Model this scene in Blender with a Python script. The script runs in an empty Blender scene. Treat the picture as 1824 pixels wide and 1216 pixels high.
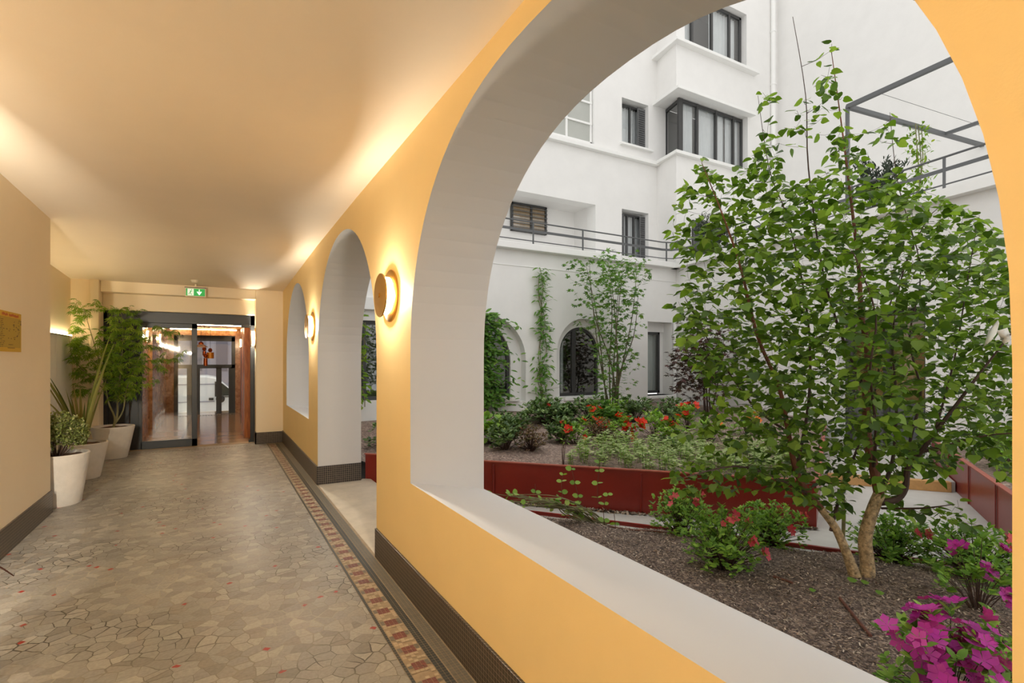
import bpy, math, random
import numpy as np
from mathutils import Vector, Matrix
from mathutils.geometry import tessellate_polygon

# ------------------------------------------------------------------ camera
W_PX, H_PX, FPX, HOR = 1824, 1216, 930.0, 642.0
TH = math.atan(527 / FPX)
CT, ST, EYE = math.cos(TH), math.sin(TH), 1.45
cam_d = bpy.data.cameras.new('camera')
cam = bpy.data.objects.new('camera', cam_d)
bpy.context.scene.collection.objects.link(cam)
cam.location = (0, 0, EYE)
cam.rotation_euler = (math.pi / 2, 0, -TH)
cam_d.sensor_width = 36
cam_d.lens = FPX / W_PX * 36
cam_d.shift_y = (HOR - H_PX / 2) / W_PX
cam_d.clip_start = .02
bpy.context.scene.camera = cam

# ------------------------------------------------------------------ world, exposure
scn = bpy.context.scene
wd = bpy.data.worlds.new('overcast_sky'); scn.world = wd; wd.use_nodes = True
bg = wd.node_tree.nodes['Background']
bg.inputs[0].default_value = (1.0, .985, .96, 1); bg.inputs[1].default_value = 1.35
vs = scn.view_settings
vs.view_transform = 'Standard'; vs.look = 'None'; vs.gamma = 1; vs.use_curve_mapping = False
vs.exposure = 0.0
scn.cycles.max_bounces = 10; scn.cycles.diffuse_bounces = 6; scn.cycles.transparent_max_bounces = 12
scn.cycles.sample_clamp_indirect = 6
SCONCE_W = 88.0

rng = random.Random(7)
nr = np.random.default_rng(11)
COL = scn.collection

def lin(r, g, b):
    f = lambda v: (v / 255) / 12.92 if v / 255 <= .04045 else ((v / 255 + .055) / 1.055) ** 2.4
    return (f(r), f(g), f(b), 1)

# pixel of the photo -> point in the place on a plane z = Z, or y = Y, or x = X
def _ray(px, py):
    u = (px - 912) / FPX
    return ST + u * CT, CT - u * ST, (HOR - py) / FPX
def onz(px, py, Z):
    r = _ray(px, py); k = (Z - EYE) / r[2]; return Vector((r[0] * k, r[1] * k, Z))
def atd(px, py, t):
    r = _ray(px, py); return Vector((r[0] * t, r[1] * t, EYE + r[2] * t))
def ony(px, py, Y):
    r = _ray(px, py); k = Y / r[1]; return Vector((r[0] * k, Y, EYE + r[2] * k))

# ------------------------------------------------------------------ tagging helpers
def tag(o, label=None, cat=None, group=None, kind=None):
    if label: o['label'] = label
    if cat: o['category'] = cat
    if group: o['group'] = group
    if kind: o['kind'] = kind
    return o
def thing(name, label, cat, loc=(0, 0, 0), rz=0, group=None):
    o = bpy.data.objects.new(name, None); COL.objects.link(o)
    o.location = loc; o.rotation_euler = (0, 0, rz); o.empty_display_size = .05
    return tag(o, label, cat, group)
def dup(root, loc, rz, label=None):
    r = root.copy(); COL.objects.link(r); r.location = loc; r.rotation_euler = (0, 0, rz)
    if label: r['label'] = label
    for ch in list(root.children):
        c = ch.copy(); COL.objects.link(c); c.parent = r
        for g in ch.children:
            d = g.copy(); COL.objects.link(d); d.parent = c
    return r
def link_mesh(name, V, F, mats, parent=None, mi=None, smooth=False):
    me = bpy.data.meshes.new(name)
    V = np.asarray(V, dtype=np.float32).reshape(-1, 3)
    if isinstance(F, np.ndarray):
        nf, k = F.shape
        me.vertices.add(len(V)); me.vertices.foreach_set('co', V.ravel())
        me.loops.add(nf * k); me.loops.foreach_set('vertex_index', F.astype(np.int32).ravel())
        me.polygons.add(nf); me.polygons.foreach_set('loop_start', np.arange(0, nf * k, k, dtype=np.int32))
        me.polygons.foreach_set('loop_total', np.full(nf, k, dtype=np.int32))
        me.update(calc_edges=True)
    else:
        me.from_pydata([tuple(map(float, v)) for v in V], [], F); me.update()
    for m in (mats if isinstance(mats, (list, tuple)) else [mats]): me.materials.append(m)
    if mi is not None: me.polygons.foreach_set('material_index', np.asarray(mi, dtype=np.int32))
    if smooth: me.polygons.foreach_set('use_smooth', np.ones(len(me.polygons), dtype=bool))
    me.update()
    o = bpy.data.objects.new(name, me); COL.objects.link(o)
    if parent: o.parent = parent
    return o

class MB:
    def __init__(s): s.V = []; s.F = []; s.M = []; s.m = 0
    def mat(s, i): s.m = i; return s
    def add(s, V, F):
        n = len(s.V); s.V += [tuple(v) for v in V]
        for f in F: s.F.append([i + n for i in f]); s.M.append(s.m)
        return s
    def box(s, x0, x1, y0, y1, z0, z1):
        x0, x1 = sorted((x0, x1)); y0, y1 = sorted((y0, y1)); z0, z1 = sorted((z0, z1))
        V = [(x, y, z) for z in (z0, z1) for x, y in ((x0, y0), (x1, y0), (x1, y1), (x0, y1))]
        return s.add(V, [(3, 2, 1, 0), (4, 5, 6, 7), (0, 1, 5, 4), (1, 2, 6, 5), (2, 3, 7, 6), (3, 0, 4, 7)])
    def prism(s, pts, z0, z1):     # polygon in xy (counterclockwise), vertical extrusion
        n = len(pts); V = [(p[0], p[1], z0) for p in pts] + [(p[0], p[1], z1) for p in pts]
        F = [list(range(n))[::-1], list(range(n, 2 * n))] + [(i, (i + 1) % n, n + (i + 1) % n, n + i) for i in range(n)]
        return s.add(V, F)
    def bar(s, a, b, w, h, up=(0, 0, 1)):
        a, b = Vector(a), Vector(b); d = (b - a).normalized(); up = Vector(up)
        if abs(d.dot(up)) > .98: up = Vector((1, 0, 0))
        sx = d.cross(up).normalized(); uz = sx.cross(d).normalized()
        V = [p + sx * i * w / 2 + uz * j * h / 2 for p in (a, b) for i, j in ((-1, -1), (1, -1), (1, 1), (-1, 1))]
        return s.add(V, [(3, 2, 1, 0), (4, 5, 6, 7), (0, 1, 5, 4), (1, 2, 6, 5), (2, 3, 7, 6), (3, 0, 4, 7)])
    def tube(s, P, r, n=8, cap=True):
        P = [Vector(p) for p in P]
        if not isinstance(r, (list, tuple)): r = [r] * len(P)
        d = (P[1] - P[0]).normalized()
        u = d.cross(Vector((0, 0, 1)));
        if u.length < .05: u = d.cross(Vector((1, 0, 0)))
        u.normalize(); base = len(s.V)
        for i, p in enumerate(P):
            if i == 0: t = P[1] - P[0]
            elif i == len(P) - 1: t = P[-1] - P[-2]
            else: t = (P[i + 1] - P[i]).normalized() + (P[i] - P[i - 1]).normalized()
            t.normalize(); u = (u - t * u.dot(t)).normalized(); v = t.cross(u)
            for k in range(n):
                a = 2 * math.pi * k / n
                s.V.append(tuple(p + (u * math.cos(a) + v * math.sin(a)) * r[i]))
        for i in range(len(P) - 1):
            for k in range(n):
                a = base + i * n + k; b = base + i * n + (k + 1) % n
                s.F.append([a, b, b + n, a + n]); s.M.append(s.m)
        if cap:
            s.F.append([base + k for k in range(n)][::-1]); s.M.append(s.m)
            s.F.append([base + (len(P) - 1) * n + k for k in range(n)]); s.M.append(s.m)
        return s
    def lathe(s, prof, c=(0, 0, 0), n=32, axis='z'):    # prof: (r, h) list
        base = len(s.V)
        for r, h in prof:
            for k in range(n):
                a = 2 * math.pi * k / n; x, y = r * math.cos(a), r * math.sin(a)
                p = (x, y, h) if axis == 'z' else ((h, x, y) if axis == 'x' else (y, h, x))
                s.V.append((p[0] + c[0], p[1] + c[1], p[2] + c[2]))
        for i in range(len(prof) - 1):
            for k in range(n):
                a = base + i * n + k; b = base + i * n + (k + 1) % n
                s.F.append([a, b, b + n, a + n]); s.M.append(s.m)
        if prof[0][0] > 1e-4: s.F.append([base + k for k in range(n)][::-1]); s.M.append(s.m)
        if prof[-1][0] > 1e-4: s.F.append([base + (len(prof) - 1) * n + k for k in range(n)]); s.M.append(s.m)
        return s
    def build(s, name, mats, parent=None, smooth=False, bevel=0):
        o = link_mesh(name, s.V, s.F, mats, parent, s.M, False)
        if smooth:
            o.data.polygons.foreach_set('use_smooth', [True] * len(o.data.polygons))
            e = o.modifiers.new('edges', 'EDGE_SPLIT'); e.split_angle = math.radians(40)
        if bevel:
            b = o.modifiers.new('bevel', 'BEVEL'); b.width = bevel; b.segments = 2; b.limit_method = 'ANGLE'
        return o

# ------------------------------------------------------------------ materials
def nt(name):
    m = bpy.data.materials.new(name); m.use_nodes = True
    t = m.node_tree; return m, t, t.nodes['Principled BSDF']
def N(t, kind, **kw):
    n = t.nodes.new(kind)
    for k, v in kw.items():
        if k.startswith('i_'): n.inputs[k[2:].replace('_', ' ')].default_value = v
        else: setattr(n, k, v)
    return n
def mat(name, col, rough=.6, metal=0, var=.0, scale=8, bump=0, bscale=60, spec=.5, emit=None, es=0):
    m, t, p = nt(name); L = t.links
    p.inputs['Roughness'].default_value = rough; p.inputs['Metallic'].default_value = metal
    p.inputs['Specular IOR Level'].default_value = spec
    p.inputs['Base Color'].default_value = col
    tc = N(t, 'ShaderNodeTexCoord')
    if var:
        n = N(t, 'ShaderNodeTexNoise', i_Scale=scale, i_Detail=5.0, i_Roughness=.6); L.new(tc.outputs['Object'], n.inputs['Vector'])
        r = N(t, 'ShaderNodeValToRGB'); r.color_ramp.elements[0].position = .3; r.color_ramp.elements[1].position = .7
        r.color_ramp.elements[0].color = tuple(c * (1 - var) for c in col[:3]) + (1,)
        r.color_ramp.elements[1].color = tuple(min(1, c * (1 + var)) for c in col[:3]) + (1,)
        L.new(n.outputs['Fac'], r.inputs['Fac']); L.new(r.outputs['Color'], p.inputs['Base Color'])
    if bump:
        n = N(t, 'ShaderNodeTexNoise', i_Scale=bscale, i_Detail=4.0); L.new(tc.outputs['Object'], n.inputs['Vector'])
        b = N(t, 'ShaderNodeBump', i_Strength=bump, i_Distance=.02); L.new(n.outputs['Fac'], b.inputs['Height'])
        L.new(b.outputs['Normal'], p.inputs['Normal'])
    if emit:
        p.inputs['Emission Color'].default_value = emit; p.inputs['Emission Strength'].default_value = es
    return m
def leaf_mat(name, cols, rough=.45, trans=.35):
    m, t, p = nt(name); L = t.links
    g = N(t, 'ShaderNodeNewGeometry'); r = N(t, 'ShaderNodeValToRGB')
    els = r.color_ramp.elements
    while len(els) < len(cols): els.new(.5)
    for i, c in enumerate(cols): els[i].position = i / (len(cols) - 1); els[i].color = c
    L.new(g.outputs['Random Per Island'], r.inputs['Fac']); L.new(r.outputs['Color'], p.inputs['Base Color'])
    p.inputs['Roughness'].default_value = rough; p.inputs['Specular IOR Level'].default_value = .35
    tr = N(t, 'ShaderNodeBsdfTranslucent'); mx = N(t, 'ShaderNodeMixShader'); mx.inputs[0].default_value = trans
    hs = N(t, 'ShaderNodeMix', data_type='RGBA', blend_type='MULTIPLY'); hs.inputs[0].default_value = 1
    L.new(r.outputs['Color'], hs.inputs[6]); hs.inputs[7].default_value = (1.25, 1.3, .55, 1)
    L.new(hs.outputs[2], tr.inputs['Color'])
    L.new(p.outputs[0], mx.inputs[1]); L.new(tr.outputs[0], mx.inputs[2])
    L.new(mx.outputs[0], t.nodes['Material Output'].inputs[0])
    return m
def glass_mat(name, tint=(.9, .95, .95, 1), refl=.12, rough=.02):
    m, t, p = nt(name); L = t.links; t.nodes.remove(p)
    tr = N(t, 'ShaderNodeBsdfTransparent'); tr.inputs[0].default_value = tint
    gl = N(t, 'ShaderNodeBsdfGlossy'); gl.inputs['Roughness'].default_value = rough
    fr = N(t, 'ShaderNodeLayerWeight'); fr.inputs[0].default_value = .5
    pw = N(t, 'ShaderNodeMath', operation='POWER'); pw.inputs[1].default_value = 4; L.new(fr.outputs['Facing'], pw.inputs[0])
    mu = N(t, 'ShaderNodeMath', operation='MULTIPLY_ADD'); mu.inputs[1].default_value = .6; mu.inputs[2].default_value = refl
    L.new(pw.outputs[0], mu.inputs[0])
    mx = N(t, 'ShaderNodeMixShader'); L.new(mu.outputs[0], mx.inputs[0]); L.new(tr.outputs[0], mx.inputs[1]); L.new(gl.outputs[0], mx.inputs[2])
    L.new(mx.outputs[0], t.nodes['Material Output'].inputs[0]); return m

def paving_mat():
    m, t, p = nt('broken_marble'); L = t.links
    tc = N(t, 'ShaderNodeTexCoord')
    wn = N(t, 'ShaderNodeTexNoise', i_Scale=9.0, i_Detail=2.0); L.new(tc.outputs['Object'], wn.inputs['Vector'])
    sc = N(t, 'ShaderNodeVectorMath', operation='SCALE'); sc.inputs['Scale'].default_value = .035
    L.new(wn.outputs['Color'], sc.inputs[0])
    ad = N(t, 'ShaderNodeVectorMath', operation='ADD'); L.new(tc.outputs['Object'], ad.inputs[0]); L.new(sc.outputs[0], ad.inputs[1])
    v = N(t, 'ShaderNodeTexVoronoi', i_Scale=13.5, voronoi_dimensions='2D', distance='MINKOWSKI'); v.inputs['Exponent'].default_value = 1.3
    e = N(t, 'ShaderNodeTexVoronoi', i_Scale=13.5, voronoi_dimensions='2D', feature='DISTANCE_TO_EDGE')
    v2 = N(t, 'ShaderNodeTexVoronoi', i_Scale=13.5, voronoi_dimensions='2D')
    for q in (v, e, v2): L.new(ad.outputs[0], q.inputs['Vector'])
    sp = N(t, 'ShaderNodeSeparateColor'); L.new(v2.outputs['Color'], sp.inputs[0])
    r = N(t, 'ShaderNodeValToRGB'); els = r.color_ramp.elements
    cs = [(0, lin(122, 118, 112)), (.25, lin(144, 141, 134)), (.5, lin(134, 131, 127)), (.75, lin(160, 156, 148)), (1, lin(130, 124, 116))]
    while len(els) < 5: els.new(.5)
    for i, (q, c) in enumerate(cs): els[i].position = q; els[i].color = c
    L.new(sp.outputs[0], r.inputs['Fac'])
    nz = N(t, 'ShaderNodeTexNoise', i_Scale=60.0, i_Detail=6.0); L.new(tc.outputs['Object'], nz.inputs['Vector'])
    n2 = N(t, 'ShaderNodeTexNoise', i_Scale=.9, i_Detail=3.0); L.new(tc.outputs['Object'], n2.inputs['Vector'])
    def mulc(a, fac_out, lo, hi):
        mr = N(t, 'ShaderNodeMapRange'); mr.inputs[1].default_value = .3; mr.inputs[2].default_value = .7
        mr.inputs[3].default_value = lo; mr.inputs[4].default_value = hi; L.new(fac_out, mr.inputs[0])
        mm = N(t, 'ShaderNodeMix', data_type='RGBA', blend_type='MULTIPLY'); mm.inputs[0].default_value = 1
        L.new(a, mm.inputs[6]); L.new(mr.outputs[0], mm.inputs[7]); return mm.outputs[2]
    c = mulc(r.outputs['Color'], nz.outputs['Fac'], .86, 1.12); c = mulc(c, n2.outputs['Fac'], .86, 1.1)
    # red shards
    v3 = N(t, 'ShaderNodeTexVoronoi', i_Scale=21.0, voronoi_dimensions='2D', distance='MANHATTAN'); L.new(ad.outputs[0], v3.inputs['Vector'])
    s3 = N(t, 'ShaderNodeSeparateColor'); L.new(v3.outputs['Color'], s3.inputs[0])
    g3 = N(t, 'ShaderNodeMath', operation='GREATER_THAN'); g3.inputs[1].default_value = 0.988; L.new(s3.outputs[0], g3.inputs[0])
    d3 = N(t, 'ShaderNodeMath', operation='LESS_THAN'); d3.inputs[1].default_value = .42; L.new(v3.outputs['Distance'], d3.inputs[0])
    m3 = N(t, 'ShaderNodeMath', operation='MULTIPLY'); L.new(g3.outputs[0], m3.inputs[0]); L.new(d3.outputs[0], m3.inputs[1])
    mr = N(t, 'ShaderNodeMix', data_type='RGBA'); L.new(m3.outputs[0], mr.inputs[0]); L.new(c, mr.inputs[6]); mr.inputs[7].default_value = lin(150, 42, 34)
    # grout of varying width: joints show patchily
    gn = N(t, 'ShaderNodeTexNoise', i_Scale=5.0, i_Detail=2.0); L.new(tc.outputs['Object'], gn.inputs['Vector'])
    gw = N(t, 'ShaderNodeMapRange'); gw.inputs[1].default_value = .35; gw.inputs[2].default_value = .7; gw.inputs[3].default_value = .004; gw.inputs[4].default_value = .06
    L.new(gn.outputs['Fac'], gw.inputs[0])
    lt = N(t, 'ShaderNodeMath', operation='LESS_THAN'); L.new(e.outputs['Distance'], lt.inputs[0]); L.new(gw.outputs[0], lt.inputs[1])
    gm = N(t, 'ShaderNodeMix', data_type='RGBA'); L.new(lt.outputs[0], gm.inputs[0]); L.new(mr.outputs[2], gm.inputs[6])
    gc = N(t, 'ShaderNodeValToRGB'); gc.color_ramp.elements[0].color = lin(62, 56, 50); gc.color_ramp.elements[1].color = lin(160, 154, 140)
    gc.color_ramp.elements[0].position = .42; gc.color_ramp.elements[1].position = .6
    L.new(n2.outputs['Fac'], gc.inputs[0]); L.new(gc.outputs[0], gm.inputs[7])
    L.new(gm.outputs[2], p.inputs['Base Color'])
    p.inputs['Roughness'].default_value = .42; p.inputs['Specular IOR Level'].default_value = .4
    b = N(t, 'ShaderNodeBump', i_Strength=.25, i_Distance=.004); L.new(e.outputs['Distance'], b.inputs['Height']); L.new(b.outputs[0], p.inputs['Normal'])
    return m
def tile_mat(name, c1, c2, grout, w=.022, axes='xz', rough=.35):
    m, t, p = nt(name); L = t.links; tc = N(t, 'ShaderNodeTexCoord')
    sx = N(t, 'ShaderNodeSeparateXYZ'); L.new(tc.outputs['Object'], sx.inputs[0])
    cb = N(t, 'ShaderNodeCombineXYZ')
    if axes == 'xyz':
        a = N(t, 'ShaderNodeMath', operation='ADD'); L.new(sx.outputs[0], a.inputs[0]); L.new(sx.outputs[1], a.inputs[1]); L.new(a.outputs[0], cb.inputs[0]); L.new(sx.outputs[2], cb.inputs[1])
    else:
        L.new(sx.outputs[0], cb.inputs[0]); L.new(sx.outputs[1], cb.inputs[1])
    b = N(t, 'ShaderNodeTexBrick', offset=0.0, squash=1.0); L.new(cb.outputs[0], b.inputs['Vector'])
    b.inputs['Scale'].default_value = 1; b.inputs['Brick Width'].default_value = w; b.inputs['Row Height'].default_value = w
    b.inputs['Mortar Size'].default_value = w * .045; b.inputs['Mortar Smooth'].default_value = .1
    b.inputs['Color1'].default_value = c1; b.inputs['Color2'].default_value = c2; b.inputs['Mortar'].default_value = grout
    L.new(b.outputs['Color'], p.inputs['Base Color']); p.inputs['Roughness'].default_value = rough
    return m
def wood_mat(name, c1, c2, rough=.35, sc=(6, 6, .8)):
    m, t, p = nt(name); L = t.links; tc = N(t, 'ShaderNodeTexCoord')
    mp = N(t, 'ShaderNodeMapping'); mp.inputs['Scale'].default_value = sc; L.new(tc.outputs['Object'], mp.inputs[0])
    n = N(t, 'ShaderNodeTexNoise', i_Scale=3.0, i_Detail=6.0, i_Distortion=1.2); L.new(mp.outputs[0], n.inputs['Vector'])
    r = N(t, 'ShaderNodeValToRGB'); r.color_ramp.elements[0].position = .3; r.color_ramp.elements[1].position = .7
    r.color_ramp.elements[0].color = c1; r.color_ramp.elements[1].color = c2
    L.new(n.outputs['Fac'], r.inputs[0]); L.new(r.outputs[0], p.inputs['Base Color']); p.inputs['Roughness'].default_value = rough
    return m
def mulch_mat(name, cols, sc=90):
    m, t, p = nt(name); L = t.links; tc = N(t, 'ShaderNodeTexCoord')
    v = N(t, 'ShaderNodeTexVoronoi', i_Scale=float(sc)); mp = N(t, 'ShaderNodeMapping'); mp.inputs['Scale'].default_value = (1, .6, 1)
    nz = N(t, 'ShaderNodeTexNoise', i_Scale=25.0); L.new(tc.outputs['Object'], nz.inputs['Vector'])
    s = N(t, 'ShaderNodeVectorMath', operation='SCALE'); s.inputs['Scale'].default_value = .06; L.new(nz.outputs['Color'], s.inputs[0])
    a = N(t, 'ShaderNodeVectorMath', operation='ADD'); L.new(tc.outputs['Object'], a.inputs[0]); L.new(s.outputs[0], a.inputs[1])
    L.new(a.outputs[0], mp.inputs[0]); L.new(mp.outputs[0], v.inputs['Vector'])
    sp = N(t, 'ShaderNodeSeparateColor'); L.new(v.outputs['Color'], sp.inputs[0])
    r = N(t, 'ShaderNodeValToRGB'); els = r.color_ramp.elements
    while len(els) < len(cols): els.new(.5)
    for i, c in enumerate(cols): els[i].position = i / (len(cols) - 1); els[i].color = c
    L.new(sp.outputs[0], r.inputs[0]); L.new(r.outputs[0], p.inputs['Base Color']); p.inputs['Roughness'].default_value = .9
    b = N(t, 'ShaderNodeBump', i_Strength=.9, i_Distance=.012); b.invert = True
    L.new(v.outputs['Distance'], b.inputs['Height']); L.new(b.outputs[0], p.inputs['Normal']); return m

M = {}
M['ceil'] = mat('cream_ceiling_paint', lin(244, 231, 212), .75, var=.02, scale=1.5, bump=.03, bscale=180)
M['cream'] = mat('cream_wall_paint', lin(243, 227, 198), .7, var=.02, scale=1.5, bump=.05, bscale=150)
M['ochre'] = mat('ochre_wall_paint', lin(241, 215, 158), .7, var=.02, scale=2, bump=.04, bscale=170)
M['reveal'] = mat('pale_grey_reveal_paint', lin(206, 207, 209), .8, var=.01, scale=2)
M['white'] = mat('white_render', lin(232, 231, 229), .85, var=.025, scale=2.2, bump=.15, bscale=120)
M['whitetrim'] = mat('white_painted_trim', lin(236, 236, 234), .7, var=.02, scale=5)
M['stone'] = mat('pale_threshold_stone', lin(196, 186, 168), .55, var=.12, scale=5, bump=.1, bscale=30)
M['concrete'] = mat('light_concrete_path', lin(186, 184, 178), .75, var=.13, scale=2.3, bump=.2, bscale=40)
M['paving'] = paving_mat()
M['base'] = tile_mat('dark_mosaic_tile', lin(44, 38, 36), lin(60, 52, 48), lin(150, 138, 122), .024, 'xyz')
M['grout'] = mat('tan_grout', lin(150, 134, 112), .8, var=.1, scale=20)
M['t_dark'] = mat('charcoal_tessera', lin(50, 52, 50), .45, var=.2, scale=30)
M['t_red'] = mat('oxblood_tessera', lin(112, 58, 50), .45, var=.2, scale=30)
M['t_grey'] = mat('grey_green_tessera', lin(106, 100, 88), .45, var=.15, scale=30)
M['t_cream'] = mat('sand_tessera', lin(172, 154, 128), .5, var=.1, scale=30)
M['black'] = mat('black_steel', lin(30, 33, 36), .4, var=.1, scale=4)
M['anth'] = mat('anthracite_frame', lin(62, 62, 62), .4, var=.05, scale=4)
M['shut'] = mat('grey_shutter_paint', lin(104, 105, 106), .55)
M['rail'] = mat('grey_painted_rail', lin(92, 94, 96), .45)
M['glass'] = glass_mat('clear_door_glass', (.96, .97, .96, 1), .05)
M['wglass'] = glass_mat('window_glass', (.985, .99, .995, 1), .10)
M['dglass'] = glass_mat('dark_window_glass', (.86, .88, .87, 1), .13)
M['frost'] = mat('frosted_stair_glass', lin(176, 178, 172), .5, var=.06, scale=1.2)
M['room'] = mat('dim_room_interior', lin(110, 108, 104), .9)
M['curtain'] = mat('sheer_curtain', lin(222, 226, 226), .9, var=.04, scale=4)
M['brass'] = mat('brushed_brass', lin(206, 168, 96), .38, 1)
M['glow'] = mat('sconce_glow', (1, .8, .5, 1), .5, emit=(1, .84, .45, 1), es=1.6)
def diffuser_mat():
    m, t, p = nt('sconce_opal_glass'); L = t.links; t.nodes.remove(p)
    tr = N(t, 'ShaderNodeBsdfTransparent'); tr.inputs[0].default_value = (1, .97, .9, 1)
    tl = N(t, 'ShaderNodeBsdfTranslucent'); tl.inputs[0].default_value = (.95, .85, .6, 1)
    mx = N(t, 'ShaderNodeMixShader'); mx.inputs[0].default_value = .35; L.new(tr.outputs[0], mx.inputs[1]); L.new(tl.outputs[0], mx.inputs[2])
    em = N(t, 'ShaderNodeEmission'); em.inputs[0].default_value = (1, .86, .5, 1); em.inputs[1].default_value = .7
    ad = N(t, 'ShaderNodeAddShader'); L.new(mx.outputs[0], ad.inputs[0]); L.new(em.outputs[0], ad.inputs[1])
    L.new(ad.outputs[0], t.nodes['Material Output'].inputs[0]); return m
M['glow'] = diffuser_mat()
M['led'] = mat('led_glow', (1, .9, .6, 1), .5, emit=(1, .82, .5, 1), es=26)
M['led2'] = mat('lobby_led_glow', (1, .9, .6, 1), .5, emit=(1, .80, .5, 1), es=50)
M['glow2'] = mat('lobby_sconce_glow', (1, .8, .5, 1), .5, emit=(1, .80, .5, 1), es=13)
M['red'] = mat('oxide_red_steel', lin(124, 34, 24), .32, var=.12, scale=1.6, bump=.03, bscale=5)
M['redtop'] = mat('lighter_red_edge', lin(160, 82, 66), .5, var=.15, scale=8)  # planter edges, a lighter red than the panels
M['timber'] = mat('yellow_timber', lin(196, 152, 96), .7, var=.15, scale=12)
M['mulch'] = mulch_mat('bark_mulch', [lin(60, 50, 46), lin(118, 100, 90), lin(84, 70, 64), lin(172, 152, 136), lin(100, 84, 76)], 95)
M['mulch2'] = mulch_mat('dry_bark_mulch', [lin(92, 76, 70), lin(146, 124, 112), lin(116, 98, 90), lin(176, 156, 142), lin(104, 88, 80)], 55)
M['chip'] = leaf_mat('bark_chips', [lin(56, 46, 40), lin(104, 88, 76), lin(150, 132, 116), lin(210, 196, 178)], .9, 0)
M['pot'] = mat('white_clay', lin(214, 208, 200), .75, var=.06, scale=9, bump=.25, bscale=22)
M['soil'] = mat('potting_soil', lin(92, 66, 50), .95, var=.4, scale=40, bump=.8, bscale=60)
M['lobwood'] = wood_mat('orange_wood_panel', lin(150, 84, 36), lin(196, 122, 60), .3)
M['lobbrown'] = wood_mat('brown_marble', lin(140, 94, 58), lin(196, 150, 104), .25, (3, 3, 3))
M['lobceil'] = mat('ochre_lobby_ceiling', lin(214, 160, 84), .6)
M['lobfloor'] = tile_mat('polished_stone_tiles', lin(176, 150, 120), lin(190, 162, 128), lin(128, 106, 84), .55, 'xy', .12)
M['van'] = mat('white_van_paint', lin(222, 222, 220), .3)
M['vanglass'] = mat('dark_car_glass', lin(38, 50, 48), .1)
M['rubber'] = mat('black_rubber', lin(28, 28, 28), .8)
M['asphalt'] = mat('street_surface', lin(190, 186, 180), .9, var=.05, scale=3)
M['streetwall'] = mat('grey_street_facade', lin(150, 146, 156), .8, var=.05, scale=2)
M['streetdark'] = mat('dark_street_panel', lin(110, 106, 116), .8)
M['copper'] = mat('copper_shade', lin(176, 96, 54), .35, .8)
M['orange'] = mat('golden_shade', lin(216, 150, 50), .4, .3)
M['green'] = mat('exit_green', lin(24, 160, 74), .4, emit=lin(24, 170, 74), es=.45)
M['signwhite'] = mat('exit_white', lin(240, 245, 235), .4, emit=lin(240, 250, 235), es=.5)
M['plastic'] = mat('cream_plastic', lin(232, 220, 196), .5)
M['poster'] = mat('yellow_paper', lin(208, 164, 14), .6)
M['olive'] = mat('olive_paper', lin(176, 146, 22), .6)
M['ink'] = mat('brown_ink', lin(96, 72, 24), .7)
M['inkred'] = mat('rust_ink', lin(186, 98, 40), .7)
M['bark'] = mat('tan_birch_bark', lin(168, 146, 112), .85, var=.6, scale=34, bump=.9, bscale=45)
M['barkdark'] = mat('brown_twig_bark', lin(70, 50, 42), .75, var=.2, scale=20)
M['barkor'] = mat('peeling_orange_bark', lin(112, 66, 44), .75, var=.3, scale=14, bump=.4, bscale=30)
M['barkgrey'] = mat('grey_green_bark', lin(126, 122, 84), .8, var=.2, scale=14)
M['barkdk2'] = mat('olive_brown_bark', lin(96, 90, 66), .8, var=.2, scale=14)
M['stick'] = mat('reddish_brown_wood', lin(104, 66, 54), .8, var=.2, scale=20)
g = lambda *a: leaf_mat(*a)
M['leaf'] = leaf_mat('heart_leaf_green', [lin(54, 80, 26), lin(80, 110, 36), lin(106, 140, 46), lin(144, 174, 72), lin(68, 96, 32)], .4, .42)
M['aleaf'] = leaf_mat('azalea_leaf_green', [lin(80, 118, 50), lin(122, 166, 70), lin(164, 200, 94), lin(100, 144, 58)], .45, .42)
M['dleaf'] = leaf_mat('dark_rhododendron_leaf', [lin(54, 82, 44), lin(92, 122, 66), lin(128, 152, 92), lin(72, 102, 56)], .4, .15)
M['lime'] = leaf_mat('lime_young_leaf', [lin(120, 160, 60), lin(156, 190, 84), lin(96, 142, 52), lin(180, 200, 110)], .5, .35)
M['pale'] = leaf_mat('pale_groundcover_leaf', [lin(150, 172, 104), lin(188, 202, 142), lin(120, 150, 78), lin(206, 212, 166)], .6, .3)
M['mleaf'] = leaf_mat('maple_leaf_green', [lin(66, 106, 44), lin(104, 148, 60), lin(84, 128, 52), lin(134, 166, 80)], .5, .35)
M['feather'] = leaf_mat('cutleaf_maple_green', [lin(84, 120, 30), lin(124, 158, 44), lin(100, 138, 34), lin(158, 178, 66)], .5, .4)
M['purple'] = leaf_mat('purple_maple_leaf', [lin(64, 40, 42), lin(96, 62, 58), lin(78, 74, 48), lin(52, 36, 38)], .5, .25)
M['bronze'] = leaf_mat('bronze_shrub_leaf', [lin(104, 84, 58), lin(134, 106, 78), lin(92, 96, 58), lin(116, 74, 60)], .6, .2)
M['variegated'] = leaf_mat('variegated_leaf', [lin(92, 110, 52), lin(150, 160, 96), lin(112, 124, 60), lin(196, 196, 150)], .5, .25)
M['blade'] = leaf_mat('sword_leaf_green', [lin(88, 104, 48), lin(122, 132, 66), lin(150, 140, 84)], .5, .2)
M['juniper'] = leaf_mat('dark_needle_green', [lin(40, 54, 44), lin(62, 72, 60), lin(48, 64, 44)], .6, .1)
M['magenta'] = leaf_mat('magenta_petal', [lin(150, 30, 132), lin(184, 48, 160), lin(206, 84, 184), lin(164, 36, 140)], .5, .35)
M['pink'] = leaf_mat('coral_pink_petal', [lin(206, 72, 92), lin(226, 104, 118), lin(190, 54, 76)], .5, .35)
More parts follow.
